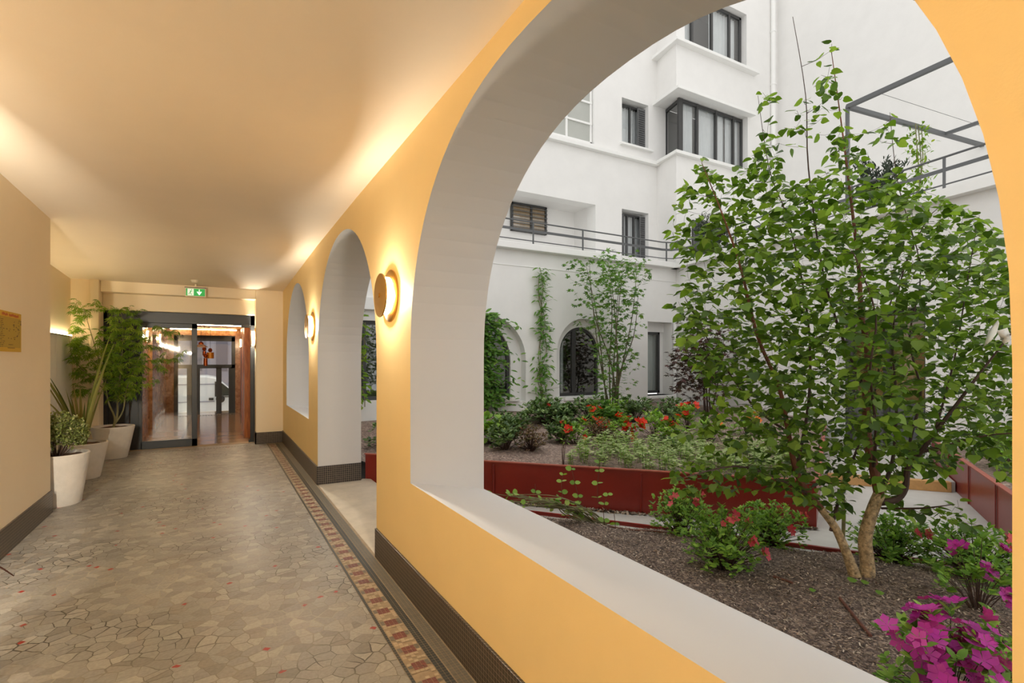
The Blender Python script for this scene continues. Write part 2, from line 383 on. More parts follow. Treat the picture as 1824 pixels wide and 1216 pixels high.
M['scarlet'] = leaf_mat('scarlet_petal', [lin(212, 36, 20), lin(230, 66, 34), lin(190, 24, 20)], .5, .35)
M['orangef'] = leaf_mat('orange_petal', [lin(226, 120, 50), lin(236, 150, 60)], .5, .35)
M['cloth'] = mat('white_cloth', lin(222, 222, 214), .9, var=.04, scale=20)
M['teal'] = mat('teal_plastic', lin(40, 170, 170), .5)

# ------------------------------------------------------------------ walls with holes
def holed(outer, holes, f_front, f_back, holes_back=None, m_front=0, m_back=1, m_rev=2, m_side=1):
    """polygon loops in 2D; f_front/f_back map (a,b)->3D; returns V,F,MI"""
    hb = holes_back or holes
    V, F, MI = [], [], []
    for loops, fn, flip, mi in (([outer] + holes, f_front, False, m_front), ([outer] + hb, f_back, True, m_back)):
        base = len(V); flat = [p for l in loops for p in l]
        tris = tessellate_polygon([[Vector((p[0], p[1], 0)) for p in l] for l in loops])
        V += [fn(*p) for p in flat]
        for t in tris: F.append([base + i for i in (t if not flip else t[::-1])]); MI.append(mi)
    n = sum(len(l) for l in [outer] + holes); off = 0
    for li, l in enumerate([outer] + holes):
        k = len(l)
        for i in range(k):
            a, b = off + i, off + (i + 1) % k
            F.append([a, b, b + n, a + n]); MI.append(m_side if li == 0 else m_rev)
        off += k
    return V, F, MI

def arch_loop(a0, a1, sill, spring, apex, ex, n=40, sill_l=None):
    c, h = (a0 + a1) / 2, (a1 - a0) / 2
    pts = [(a0, sill), (a1, sill if sill_l is None else sill_l)]
    for i in range(n + 1):
        u = math.pi * i / n
        x = math.copysign(abs(math.cos(u)) ** (2 / ex), math.cos(u)); y = abs(math.sin(u)) ** (2 / ex)
        pts.append((c + h * x, spring + (apex - spring) * y))
    return pts
def struct(o, label, cat): return tag(o, label, cat, None, 'structure')

XR, XO, XL = 1.034, 1.535, -1.374
# arcade wall on the right with its arches
A1 = arch_loop(.31, 3.086, .70, 1.45, 2.73, 2.25); A1b = arch_loop(.31, 3.086, .605, 1.45, 2.73, 2.25)
A2 = arch_loop(3.86, 6.433, -.02, 1.45, 2.67, 2.08)
A3 = arch_loop(7.114, 9.54, .70, 1.45, 2.59, 2.0); A3b = arch_loop(7.114, 9.54, .605, 1.45, 2.59, 2.0)
A0 = arch_loop(-3.3, -.46, .70, 1.45, 2.73, 2.25); A0b = arch_loop(-3.3, -.46, .605, 1.45, 2.73, 2.25)
V, F, MI = holed([(-5, -.3), (10.6, -.3), (10.6, 3.3), (-5, 3.3)], [A0, A1, A2, A3], lambda a, b: (XR, a, b), lambda a, b: (XO, a, b), [A0b, A1b, A2, A3b])
wr = link_mesh('wall_right', V, F, [M['ochre'], M['whitetrim'], M['reveal']], None, MI)
struct(wr, 'yellow rendered arcade wall pierced by tall arches with pale grey reveals', 'wall')

# ceiling following its slight fall towards the far end
ys = [-5, 2, 4.5, 6.5, 10.08, 10.7]; zs = [2.84, 2.84, 2.83, 2.80, 2.68, 2.66]
mb = MB()
for (y0, z0), (y1, z1) in zip(list(zip(ys, zs))[:-1], list(zip(ys, zs))[1:]):
    mb.add([(-2.2, y0, z0), (XR + .02, y0, z0), (XR + .02, y1, z1), (-2.2, y1, z1)], [(0, 3, 2, 1)])
    mb.add([(-2.2, y0, 3.3), (XR + .02, y0, 3.3), (XR + .02, y1, 3.3), (-2.2, y1, 3.3)], [(0, 1, 2, 3)])
struct(mb.build('ceiling', M['ceil']), 'smooth cream ceiling over the arcade passage', 'ceiling')

mb = MB().box(XL - .9, XL, -5, 6.5, -.1, 3.3)
wl = struct(mb.build('wall_left', M['cream'], bevel=.006), 'cream wall block at left edge carrying the yellow poster', 'wall')
mb = MB().box(-2.1, -1.9, 6.4, 10.3, -.1, 3.3)
struct(mb.build('wall_left', M['cream']), 'cream side wall of the alcove behind the potted plants', 'wall')
mb = MB().box(-2.1, XR + .1, -5.2, -5, -.1, 3.3)
struct(mb.build('wall_back', M['cream']), 'cream wall closing the passage behind the viewer', 'wall')
# end wall around the door: left piece, beam, right pilaster
mb = MB().box(-1.95, -1.55, 10.08, 10.6, -.1, 3.3).box(-1.66, -1.55, 10.0, 10.08, -.1, 3.3)
mb.box(.6, XR + .05, 10.08, 10.6, -.1, 3.3).box(-1.55, .6, 10.08, 10.28, 2.51, 3.3).box(-1.55, .6, 10.28, 10.6, 2.25, 3.3)
struct(mb.build('wall_end', M['cream'], bevel=.012), 'cream end wall and stepped beam framing the dark glazed door', 'wall')
# panelled lower part of the alcove wall
mb = MB()
for i in range(4): mb.box(-1.9, -1.87, 6.52 + i * .88, 7.38 + i * .88, .05, 1.80)
struct(mb.build('trim_1', M['whitetrim'], bevel=.004), 'off-white lower wall panels below the light strip in the alcove', 'trim')

# floor
mb = MB().box(-2.1, .765, -5, 10.25, -.12, 0)
struct(mb.build('floor', M['paving']), 'passage floor of broken beige marble pieces with red shards', 'floor')
mb = MB().box(.765, XR + .002, -5, 10.25, -.12, -.001).box(-2.1, .6, 10.25, 10.45, -.12, .004)
struct(mb.build('trim_2', M['grout']), 'tan bedding strip under the mosaic border and door threshold', 'trim')
# mosaic border, one tessera per quad
Vt, Ft, Mt = [], [], []
def tess(x, y, w, l, m):
    n = len(Vt); g_ = .0012
    Vt.extend([(x + g_, y + g_, .0012), (x + w - g_, y + g_, .0012), (x + w - g_, y + l - g_, .0012), (x + g_, y + l - g_, .0012)])
    Ft.append((n, n + 1, n + 2, n + 3)); Mt.append(m)
S = .022; ny = int(10.6 / S)
for j in range(ny):
    y = -.6 + j * S; k = j % 7
    tess(.766, y, S * .8, S, 0)
    for i in range(5):                       # field with red blocks
        x = .787 + i * S
        if 1 <= i <= 3: m = 1 if k in (1, 2, 3) else (3 if k in (0, 4) and i == 2 else 4)
        else: m = 2 if k == 2 or (k in (1, 3) and rng.random() < .4) else 4
        if m != 4 or rng.random() < .5: tess(x, y, S, S, 3 if m == 4 else m)
    for i in range(2): tess(.900 + i * S, y, S, S, 0)
    for i in range(3): tess(.948 + i * S, y, S, S, 2)
for j in range(int(2.0 / .044)):              # sawtooth border before the door
    x = -1.5 + j * .044
    for q in range(2): tess(x + q * .011, 9.93 + q * .022, S, S, 0)
    tess(x, 9.98, S * 1.8, S, 2)
o = link_mesh('trim_3', Vt, Ft, [M['t_dark'], M['t_red'], M['t_grey'], M['t_cream']], None, Mt)
struct(o, 'mosaic floor border of oxblood squares between charcoal lines', 'floor border')

# baseboards
def base_board(name, label, boxes):
    b = MB()
    for q in boxes: b.box(*q)
    return struct(b.build(name, M['base'], bevel=.003), label, 'baseboard')
base_board('baseboard_right', 'dark mosaic skirting under the large arch sill', [(XR - .014, XR + .01, -5, 3.86 + .0, 0, .212)])
base_board('baseboard_right', 'dark skirting below the far arched opening and round the doorway jamb', [(XR - .014, XR + .01, 6.433, 10.07, 0, .212), (XR - .014, XO, 6.419, 6.436, 0, .212)])
base_board('baseboard_left', 'dark mosaic skirting along the cream wall block at left', [(XL - .01, XL + .014, -5, 6.5, 0, .212), (XL - .5, XL + .014, 6.49, 6.514, 0, .212)])
base_board('baseboard_end', 'dark skirting at the foot of the pilaster beside the door', [(.586, XR - .014, 10.066, 10.09, 0, .20), (.586, .61, 10.066, 10.38, 0, .20)])
mb = MB().box(XR + .002, 1.66, 3.8, 6.5, -.3, -.002)
struct(mb.build('trim_4', M['stone'], bevel=.01), 'pale stone threshold slab in the arched doorway to the garden', 'threshold')

# ------------------------------------------------------------------ courtyard ground
mb = MB().prism([(1.5, -3), (16, -3), (16, 12), (1.5, 12)], -.5, -.152)
struct(mb.build('ground', M['concrete']), 'pale concrete garden path between the planting beds', 'path')
mb = MB().prism([(6.95, 3.98), (7.83, 2.87), (10.4, 4.4), (10.4, 6.1)], -.2, -.03)
struct(mb.build('ground', M['concrete']), 'raised pale concrete landing beyond the timber step edge', 'path')
mb = MB().bar((6.99, 3.93, -.09), (7.80, 2.91, -.09), .1, .125)
tag(mb.build('timber_beam', M['timber'], bevel=.006), 'yellow timber step edge lying across the garden path', 'beam')

# near bed soil as a gently uneven height field
STRIP = [(1.62, 6.2), (2.97, 4.52), (3.6, 3.68), (4.1, 3.02), (4.55, 2.40), (5.0, 1.82), (5.6, 1.1), (6.6, .1), (7.6, -.9)]
def strip_y(x):
    for (xa, ya), (xb, yb) in zip(STRIP[:-1], STRIP[1:]):
        if xa <= x <= xb: return ya + (yb - ya) * (x - xa) / (xb - xa)
    return -5
def soil_z(x, y):
    d = max(0, strip_y(x) - y)
    return -.245 + .12 * min(1, d / .9) + .018 * math.sin(3.1 * x + 1.7 * y) + .012 * math.sin(7 * x - 5 * y)
def heightfield(name, xs, yfun, n, zf, m):
    V, F = [], []; k = n + 1
    for x in xs:
        y0, y1 = yfun(x)
        for j in range(k):
            y = y0 + (y1 - y0) * j / n; V.append((x, y, zf(x, y)))
    for i in range(len(xs) - 1):
        for j in range(n): a = i * k + j; F.append((a, a + k, a + k + 1, a + 1))
    return link_mesh(name, V, F, m, None, None, True)
o = heightfield('ground', list(np.linspace(1.54, 7.4, 110)), lambda x: (-1.5, strip_y(x) if strip_y(x) > -1.5 else -1.5), 90, lambda x, y: soil_z(x, y) + .125, M['mulch'])
o.location.z = -.02
struct(o, 'brown bark mulch of the near planting bed under the arch', 'ground')
def near_z(x, y): return soil_z(x, y) + .105
# loose bark chips over the near bed
def quads_scatter(name, pts, size, m, flat=.5, aspect=.35):
    P = np.array(pts); n = len(P)
    a = nr.uniform(0, 2 * np.pi, n); t = nr.uniform(-flat, flat, n); s = nr.uniform(.5, 1.3, n) * size
    dx = np.stack([np.cos(a) * np.cos(t), np.sin(a) * np.cos(t), np.sin(t)], 1) * s[:, None]
    dy = np.stack([-np.sin(a), np.cos(a), nr.uniform(-flat, flat, n)], 1) * (s * aspect)[:, None]
    V = np.stack([P - dx - dy, P + dx - dy, P + dx + dy, P - dx + dy], 1).reshape(-1, 3)
    return link_mesh(name, V, np.arange(4 * n).reshape(-1, 4), m)
pts = []
while len(pts) < 26000:
    x = 1.56 + 4.2 * rng.random() ** 1.1; y = rng.uniform(.2, 5.2)
    if y < strip_y(x) - .03: pts.append((x, y, near_z(x, y) + rng.uniform(.0, .012)))
tag(quads_scatter('bark_chips', pts, .008, M['chip'], .6), 'loose bark chips strewn over the near planting bed', 'bark chips', None, 'stuff')

# steel edging of the near bed
mb = MB()
for (a, b) in zip(STRIP[:-1], STRIP[1:]): mb.bar((a[0], a[1], -.175), (b[0], b[1], -.175), .03, .11)
struct(mb.build('trim_5', M['red']), 'low red steel edging between near bed and concrete path', 'edging')

# back bed
PC = Vector((4.98, 2.90, 0)); PB = Vector((1.60, 6.49, 0)); PE = Vector((9.6, 5.43, 0))
mb = MB()
zt, zb = .30, -.15
def plank(a, b, th=.025, z0=zb, z1=zt, m=0):
    d = (b - a).normalized(); n_ = Vector((-d.y, d.x, 0)) * th
    mb.mat(m).prism([tuple(a), tuple(b), tuple(b + n_), tuple(a + n_)], z0, z1)
root = thing('raised_planter', 'long oxide-red steel planter wall holding the back garden bed', 'planter', (0, 0, 0))
mb = MB(); plank(PC, PB, -.025)
mb.build('front_panel', M['red'], root)
mb = MB(); plank(PC, PE, .025); mb.build('side_panel', M['red'], root)
mb = MB(); d = (PB - PC).normalized(); mb.bar(PC + Vector((0, 0, zt + .004)), PB + Vector((0, 0, zt + .004)), .045, .012); mb.build('top_edge', M['redtop'], root)
mb = MB(); mb.bar(PC + Vector((0, 0, zt + .004)), PE + Vector((0, 0, zt + .004)), .045, .012); mb.build('side_edge', M['redtop'], root)
for k in (.33, .66):
    p = PC.lerp(PB, k); mb = MB(); mb.bar(p + Vector((-.012, -.012, zb)), p + Vector((-.012, -.012, zt - .03)), .012, .02); mb.build('seam', M['red'], root)
def back_z(x, y):
    dist = max(0, (x - 4.98) * .728 + (y - 2.9) * .685)
    return .20 + min(.16, dist * .045) + .02 * math.sin(2.3 * x + y) + .015 * math.sin(5 * y - 3 * x)
def by(x):
    lo = 6.5 + (x - 1.6) * (2.95 - 6.5) / (5.0 - 1.6) if x < 5.0 else 2.95 + (x - 5.0) * (5.45 - 2.95) / (9.6 - 5.0)
    return (lo + .01, 9.8)
o = heightfield('ground', list(np.linspace(1.6, 10.2, 120)), by, 60, back_z, M['mulch2'])
struct(o, 'paler bark mulch of the raised back garden bed', 'ground')

pts = []
for _ in range(1400):
    q = PC.lerp(PB, rng.random() ** 1.0); o_ = rng.uniform(0, .07); pts.append((q.x - .73 * o_, q.y - .68 * o_, -.148 + rng.uniform(0, .015)))
tag(quads_scatter('bark_chips', pts, .016, M['chip'], .8, .7), 'brown bark chips gathered along the foot of the long red planter', 'bark chips', None, 'stuff')

# right planter
QA = Vector((5.2, 1.33, 0)); QB = Vector((9.25, 3.68, 0))
root = thing('raised_planter', 'pinkish red steel planter wall at right side of the path', 'planter')
mb = MB(); plank(QA, QB, -.025, zb, .29); mb.build('front_panel', M['red'], root)
mb = MB(); mb.bar(QA + Vector((0, 0, .295)), QB + Vector((0, 0, .295)), .05, .012); mb.build('top_edge', M['redtop'], root)
for k in (.1, .3, .52, .74):
    p = QA.lerp(QB, k) + Vector((-.004, .006, 0)); mb = MB(); mb.bar(p + Vector((0, 0, zb)), p + Vector((0, 0, .285)), .008, .008); mb.build('seam', M['red'], root)
def rz_(x, y): return .21 + .03 * math.sin(2 * x + 3 * y)
o = heightfield('ground', list(np.linspace(5.3, 9.3, 50)), lambda x: (-1.5, 1.33 + (x - 5.2) * .58 - .03), 40, rz_, M['mulch2'])
struct(o, 'bark mulch bed behind the right-hand red planter wall', 'ground')

# ------------------------------------------------------------------ facades
def wall_y(name, Yf, th, outer, holes, label, rev=1, mf='white'):
    V, F, MI = holed(outer, holes, lambda a, b: (a, Yf, b), lambda a, b: (a, Yf + th, b), None, 0, 0, rev)
    o = link_mesh(name, V, F, [M[mf], M['whitetrim']], None, MI); return struct(o, label, 'wall')
R = lambda x0, x1, z0, z1: [(x0, z0), (x1, z0), (x1, z1), (x0, z1)]
AW1 = arch_loop(3.95, 5.90, .56, 1.45, 2.42, 2.0, 28)
AW2 = arch_loop(6.72, 8.28, .56, 1.60, 2.43, 2.0, 28)
wall_y('wall_facade', 9.8, .45, [(1.2, -.3), (10.56, -.3), (10.56, 3.84), (1.2, 3.84)], [R(1.9, 3.4, .70, 2.20), AW1, AW2, R(9.5, 10.36, .56, 2.44)],
       'white ground-floor facade across the garden with arched window recesses')
wall_y('wall_facade', 10.8, .35, [(3.0, 3.86), (11.25, 3.86), (11.25, 13.5), (3.0, 13.5)],
       [R(4.4, 8.63, 3.9, 5.52), R(6.0, 8.58, 7.1, 9.3), R(9.53, 10.5, 7.3, 8.56), R(9.53, 10.5, 3.9, 5.55)],
       'white upper facade set back behind the terrace railing')
# band behind the arch 2 view and score line
mb = MB().box(1.3, 4.0, 9.70, 9.8, 2.40, 2.62)
struct(mb.build('trim_6', M['whitetrim']), 'projecting white band over the dark window seen through the doorway arch', 'trim')
mb = MB().box(1.3, 10.5, 9.788, 9.8, 3.50, 3.512)
struct(mb.build('trim_7', M['whitetrim']), 'fine joint line across the white facade below the terrace', 'trim')
# terrace slabs
mb = MB().box(1.3, 10.56, 9.62, 11.1, 3.84, 3.98)
struct(mb.build('floor', M['whitetrim'], bevel=.01), 'white terrace slab edge along the far facade', 'terrace')
WP, WD = Vector((10.5, 9.8, 0)), Vector((-1.09, -6.7, 0)) ; WDn = WD.normalized(); WN = Vector((WDn.y, -WDn.x, 0))  # WN points to the building side? fixed below
if WN.x < 0: WN = -WN
def wing(m_, off=0.0): return WP + WD * m_ + WN * off
def wing_wall():
    V, F, MI = holed([(-.05, -.3), (1.75, -.3), (1.75, 3.84), (-.05, 3.84)], [R(.67, .885, -.04, 2.3)],
                     lambda a, b: tuple(wing(a))[:2] + (b,), lambda a, b: tuple(wing(a, .4))[:2] + (b,), None, 0, 0, 1)
    return struct(link_mesh('wall_wing', V, F, [M['white'], M['whitetrim']], None, MI), 'white ground-floor wing wall behind the big tree', 'wall')
wing_wall()
def wquad(mb, m0, m1, o0, o1, z0, z1):
    mb.prism([tuple(wing(m0, o0)), tuple(wing(m1, o0)), tuple(wing(m1, o1)), tuple(wing(m0, o1))][::-1], z0, z1); return mb
mb = MB(); wquad(mb, -.18, 1.75, -.18, 5.5, 3.84, 3.98)
struct(mb.build('floor', M['whitetrim']), 'white terrace slab over the right wing', 'terrace')
# cornices and bay
BF = [(10.66, 9.94), (14.95, 9.94), (14.95, 10.82), (10.83, 10.82)]
mb = MB().prism(BF, 3.9, 7.0); mb.prism([(10.66, 9.94), (14.95, 9.94), (14.95, 10.82), (10.83, 10.82)], 8.62, 9.93)
mb.prism([(13.6, 9.94), (14.95, 9.94), (14.95, 10.82), (13.6, 10.82)], 7.0, 8.62)
mb.prism([(10.95, 10.1), (13.55, 10.1), (13.55, 10.7), (11.1, 10.7)], 7.02, 7.05)
mb.prism([(10.66, 9.94), (10.98, 9.94), (11.08, 10.82), (10.83, 10.82)], 9.93, 13.5)
mb.prism([(13.55, 9.94), (14.95, 9.94), (14.95, 10.82), (13.55, 10.82)], 9.93, 13.5)
mb.prism([(10.98, 9.94), (13.55, 9.94), (13.55, 10.82), (10.98, 10.82)], 11.6, 13.5)
struct(mb.build('wall_bay', M['white']), 'white projecting bay with corner window on the upper facade', 'wall')
mb = MB().box(3.0, 10.78, 10.66, 10.8, 6.90, 7.0).prism([(10.54, 9.82), (15.0, 9.82), (15.0, 9.95), (10.66, 9.95)], 6.93, 7.02)
mb.prism([(10.54, 9.82), (10.67, 9.94), (10.83, 10.82), (10.70, 10.82)], 6.93, 7.02)
struct(mb.build('trim_8', M['whitetrim'], bevel=.008), 'white cornice band wrapping round the bay below the corner window', 'cornice')
mb = MB().prism([(10.5, 9.76), (13.9, 9.76), (13.9, 9.96), (10.66, 9.96)], 9.88, 9.96).prism([(10.5, 9.76), (10.67, 9.95), (10.83, 10.82), (10.62, 10.82)], 9.88, 9.96)
struct(mb.build('trim_9', M['whitetrim'], bevel=.008), 'white sill ledge under the topmost bay window', 'sill')
mb = MB().prism([(10.52, 9.74), (13.72, 9.74), (13.72, 9.96), (10.66, 9.96)], 8.60, 8.68).prism([(10.52, 9.74), (10.67, 9.95), (10.83, 10.82), (10.66, 10.82)], 8.60, 8.68)
struct(mb.build('trim_10', M['whitetrim'], bevel=.008), 'white hood slab over the corner bay window', 'hood')
# wing upper wall
mb = MB().prism([(14.95, 9.9), (13.4, .5), (13.8, .5), (15.35, 9.9)][::-1], 3.9, 13.5)
struct(mb.build('wall_wing', M['white']), 'tall blank white wall rising behind the wing terrace', 'wall')
mb = MB().prism([(14.8, 9.9), (15.4, 9.9), (15.4, 11), (14.8, 11)], 3.9, 13.5)
struct(mb.build('wall_corner', M['white']), 'white wall corner behind the rainwater pipe', 'wall')

def curtain(parent, x0, x1, y, z0, z1, amp=.03):
    n = 40; V, F = [], []
    for i in range(n + 1):
        x = x0 + (x1 - x0) * i / n; yy = y + amp * math.sin(i * 1.5) + .01 * math.sin(i * .7)
        V += [(x, yy, z0), (x, yy, z1)]
    F = [(2 * i, 2 * i + 2, 2 * i + 3, 2 * i + 1) for i in range(n)]
    return link_mesh('curtain', V, F, M['curtain'], parent, None, True)
def room_box(parent, x0, x1, y, d, z0, z1, m='room'):
    b = MB().add([(x0, y, z0), (x1, y, z0), (x1, y, z1), (x0, y, z1), (x0, y + d, z0), (x1, y + d, z0), (x1, y + d, z1), (x0, y + d, z1)],
                 [(4, 5, 6, 7), (0, 4, 7, 3), (1, 2, 6, 5), (0, 1, 5, 4), (3, 7, 6, 2)])
    return b.build('room_lining', M[m], parent)
def win_rect(n, label, x0, x1, z0, z1, y, mull, fr=.05, gm='wglass', cur=True, fm='anth', pre=None, depth=.6):
    r = thing('window_%d' % n, label, 'window', (0, 0, 0)); r['kind'] = 'structure'
    b = MB(); dd = .06
    b.box(x0, x1, y, y + dd, z0, z0 + fr).box(x0, x1, y, y + dd, z1 - fr, z1).box(x0, x0 + fr, y, y + dd, z0, z1).box(x1 - fr, x1, y, y + dd, z0, z1)
    for q in mull: b.box(q - fr / 2, q + fr / 2, y - .005, y + dd - .005, z0, z1)
    b.build('frame', M[fm], r, bevel=.004)
    xs = [x0] + list(mull) + [x1]
    for a, c in zip(xs[:-1], xs[1:]): MB().box(a + .01, c - .01, y + .025, y + .031, z0 + .01, z1 - .01).build('pane', M[gm], r)
    if cur:
        for a, c in cur if isinstance(cur, list) else [(x0 + .03, x1 - .03)]: curtain(r, a, c, y + .16, z0 + .02, z1 - .02)
    room_box(r, x0, x1, y + .07, depth, z0, z1)
    return r
def shutter(parent, x0, x1, y, z0, z1, fold=0):
    b = MB().box(x0, x1, y, y + .03, z0, z1)
    n = int((z1 - z0) / .06)
    for i in range(n):
        z = z0 + .04 + i * .06
        b.add([(x0 + .03, y - .001, z), (x1 - .03, y - .001, z), (x1 - .03, y - .02, z - .03), (x0 + .03, y - .02, z - .03)], [(0, 1, 2, 3), (3, 2, 1, 0)])
    return b.build('shutter', M['shut'], parent)

# upper floor, small window
w = win_rect(1, 'narrow dark window with folded grey shutter on the upper facade', 9.57, 10.5, 7.32, 8.52, 11.0, [10.0], .05)
shutter(w, 10.22, 10.5, 10.93, 7.32, 8.50)
MB().box(9.45, 10.6, 10.70, 11.0, 7.26, 7.32).build('sill', M['whitetrim'], w, bevel=.006)
MB().box(9.5, 9.56, 10.95, 11.02, 7.32, 8.5).build('rail_guide', M['rail'], w)
w = win_rect(2, 'tall first-floor window between open grey shutters behind the railing', 9.57, 10.5, 3.95, 5.5, 11.0, [9.9, 10.15], .05)
shutter(w, 9.55, 9.72, 10.93, 3.98, 5.48); shutter(w, 10.3, 10.5, 10.93, 3.98, 5.48)
# corner bay window
w = thing('window_3', 'large dark-framed corner window with white curtains in the bay', 'window'); w['kind'] = 'structure'
b = MB(); y0 = 10.12
b.box(10.98, 13.6, y0, y0 + .06, 7.05, 7.12).box(10.98, 13.6, y0, y0 + .06, 8.52, 8.60)
for q, ww in ((11.02, .16), (11.68, .07), (12.45, .07), (13.2, .07), (13.57, .06)): b.box(q - ww / 2, q + ww / 2, y0 - .01, y0 + .05, 7.05, 8.6)
b.bar((11.0, y0, 7.09), (11.2, 10.85, 7.09), .06, .07).bar((11.0, y0, 8.56), (11.2, 10.85, 8.56), .06, .08).bar((11.19, 10.82, 7.05), (11.19, 10.82, 8.6), .06, .06)
b.build('frame', M['anth'], w)
for a, c in ((11.06, 11.66), (11.70, 12.43), (12.47, 13.18), (13.22, 13.56)):
    MB().box(a, c, y0 + .03, y0 + .036, 7.08, 8.55).build('pane', M['wglass'], w)
MB().bar((11.02, y0 + .04, 7.83), (11.19, 10.8, 7.83), .006, 1.45).build('pane', M['wglass'], w)
curtain(w, 11.12, 11.62, y0 + .14, 7.07, 8.58); curtain(w, 11.85, 12.9, y0 + .14, 7.07, 8.58); curtain(w, 13.0, 13.55, y0 + .14, 7.07, 8.58)
room_box(w, 11.22, 13.58, 10.8, .5, 7.0, 8.6)
w = win_rect(4, 'topmost bay window above the white sill ledge', 11.0, 13.52, 9.97, 11.58, 10.1, [11.45, 12.25, 13.0], .08, cur=[(11.1, 11.5), (12.3, 13.4)], depth=.6)
w = win_rect(5, 'first-floor bay window beside the terrace conifer', 11.25, 12.7, 3.98, 5.27, 9.90, [11.55, 12.2], .05, depth=.03, cur=False)
shutter(w, 11.26, 11.5, 9.87, 4.0, 5.25)
# stair window, white frame
w = win_rect(6, 'white-framed frosted staircase window beside the arch edge', 6.0, 8.56, 7.1, 9.3, 10.86, [6.9, 7.75], .06, 'frost', False, 'whitetrim')
b = MB()
for z in (7.6, 8.15, 8.7): b.box(6.0, 8.56, 10.85, 10.91, z, z + .05)
b.build('glazing_bar', M['whitetrim'], w)
# loggia
b = MB().add([(4.38, 11.14, 3.88), (8.65, 11.14, 3.88), (8.65, 11.14, 5.54), (4.38, 11.14, 5.54), (4.38, 11.75, 3.88), (8.65, 11.75, 3.88), (8.65, 11.75, 5.54), (4.38, 11.75, 5.54)],
             [(4, 5, 6, 7), (0, 4, 7, 3), (1, 2, 6, 5), (0, 1, 5, 4), (3, 7, 6, 2)])
struct(b.build('wall_loggia', M['white']), 'white recessed loggia behind the first-floor railing', 'wall')
w = win_rect(7, 'dark barred window inside the recessed loggia', 6.6, 7.68, 4.80, 5.53, 11.66, [7.2], .05, 'dglass', False, depth=.05)
b = MB()
for i in range(6): b.box(6.6, 7.68, 11.63, 11.65, 4.9 + i * .105, 4.915 + i * .105)
b.build('bar', M['rail'], w)
MB().box(6.6, 7.68, 11.70, 11.705, 4.82, 5.50).build('curtain', M['timber'], w)
# ground floor windows
def arched_window(n, label, a0, a1, sill, spring, apex, y, mul):
    r = thing('window_%d' % n, label, 'window'); r['kind'] = 'structure'
    out = arch_loop(a0, a1, sill, spring, apex, 2.0, 28); inn = arch_loop(a0 + .06, a1 - .06, sill + .07, spring, apex - .06, 2.0, 28)
    V, F, MI = holed(out, [inn], lambda a, b: (a, y, b), lambda a, b: (a, y + .06, b), None, 0, 0, 0, 0)
    link_mesh('frame', V, F, M['anth'], r, MI)
    MB().box(mul - .05, mul + .05, y - .005, y + .05, sill + .02, apex - .05).build('mullion', M['anth'], r)
    V, F, MI = holed(inn, [], lambda a, b: (a, y + .03, b), lambda a, b: (a, y + .036, b), None, 0, 0, 0, 0)
    link_mesh('pane', V, F, M['dglass'], r, MI)
    curtain(r, a0 + .08, (a0 + mul) / 2 + .05, y + .2, sill + .05, apex - .15)
    room_box(r, a0 - .1, a1 + .1, y + .08, 1.4, sill, apex + .1, 'room')
    # white inner reveal plate with arch cut
    ou = [(a0 - .5, sill - .1), (a1 + .5, sill - .1), (a1 + .5, apex + .4), (a0 - .5, apex + .4)]
    V, F, MI = holed(ou, [out], lambda a, b: (a, y - .06, b), lambda a, b: (a, y + .02, b), None, 0, 0, 0, 0)
    link_mesh('inner_reveal', V, F, M['white'], r, MI)
    b = MB().box(a0 - .02, a1 + .1, 9.72, y - .02, sill - .09, sill); b.build('sill', M['whitetrim'], r, bevel=.015)
    return r
arched_window(8, 'arched window recess half covered by leafy climber', 4.1, 5.62, .66, 1.45, 2.28, 10.05, 5.0)
arched_window(9, 'arched dark window with curtain between creeper and maple', 6.93, 8.1, .62, 1.62, 2.24, 10.05, 7.38)
w = win_rect(10, 'tall narrow dark window in the corner recess with pale reveal', 9.3, 10.22, .60, 2.2, 10.1, [], .07, 'dglass', True, depth=1)
MB().box(9.48, 10.40, 9.70, 10.15, .48, .56).build('sill', M['whitetrim'], w, bevel=.015)
MB().box(10.22, 10.5, 10.14, 10.2, .4, 2.5).build('side_wall', M['white'], w)
MB().box(9.2, 10.5, 10.1, 10.2, 2.2, 2.5).build('lintel', M['white'], w)
w = win_rect(11, 'dark-framed window seen through the doorway arch', 1.9, 3.4, .70, 2.2, 9.9, [2.42], .07, 'dglass', False, depth=1.2)
# wing door
r = thing('door_1', 'dark grey framed garden door in the wing wall behind the tree', 'door'); r['kind'] = 'structure'
b = MB(); wquad(b, .67, .69, .2, .27, -.04, 2.3); wquad(b, .865, .885, .2, .27, -.04, 2.3); wquad(b, .67, .885, .2, .27, 2.22, 2.3); wquad(b, .77, .785, .2, .27, -.04, 2.3)
b.build('frame', M['anth'], r)
b = MB(); wquad(b, .69, .865, .23, .25, -.04, .75); b.build('lower_panel', M['rail'], r)
b = MB(); wquad(b, .69, .865, .235, .245, .75, 2.22); b.build('pane', M['dglass'], r)
b = MB(); wquad(b, .6, .95, .42, .5, -.1, 2.5); b.build('room_lining', M['timber'], r)
# downpipes
def pipe(label, x, y, z0, z1, r=.05):
    t = thing('downpipe', label, 'pipe', (x, y, 0))
    pp = MB().tube([(0, 0, z0), (0, 0, z1)], r, 14).build('pipe', M['whitetrim'], t, True)
    for z in np.arange(z0 + .8, z1, 1.6):
        MB().lathe([(r + .012, z), (r + .012, z + .04)], n=14).build('bracket', M['whitetrim'], pp)
    return t
pipe('tall white rainwater pipe running down the upper wall corner', 14.7, 9.87, 4.2, 13.4, .07)
pipe('short white rainwater pipe in the garden corner beside the narrow window', 10.38, 9.73, .3, 2.5, .045)
MB_ = MB().box(1.2, 16, 11.3, 11.5, -.3, 3.9)

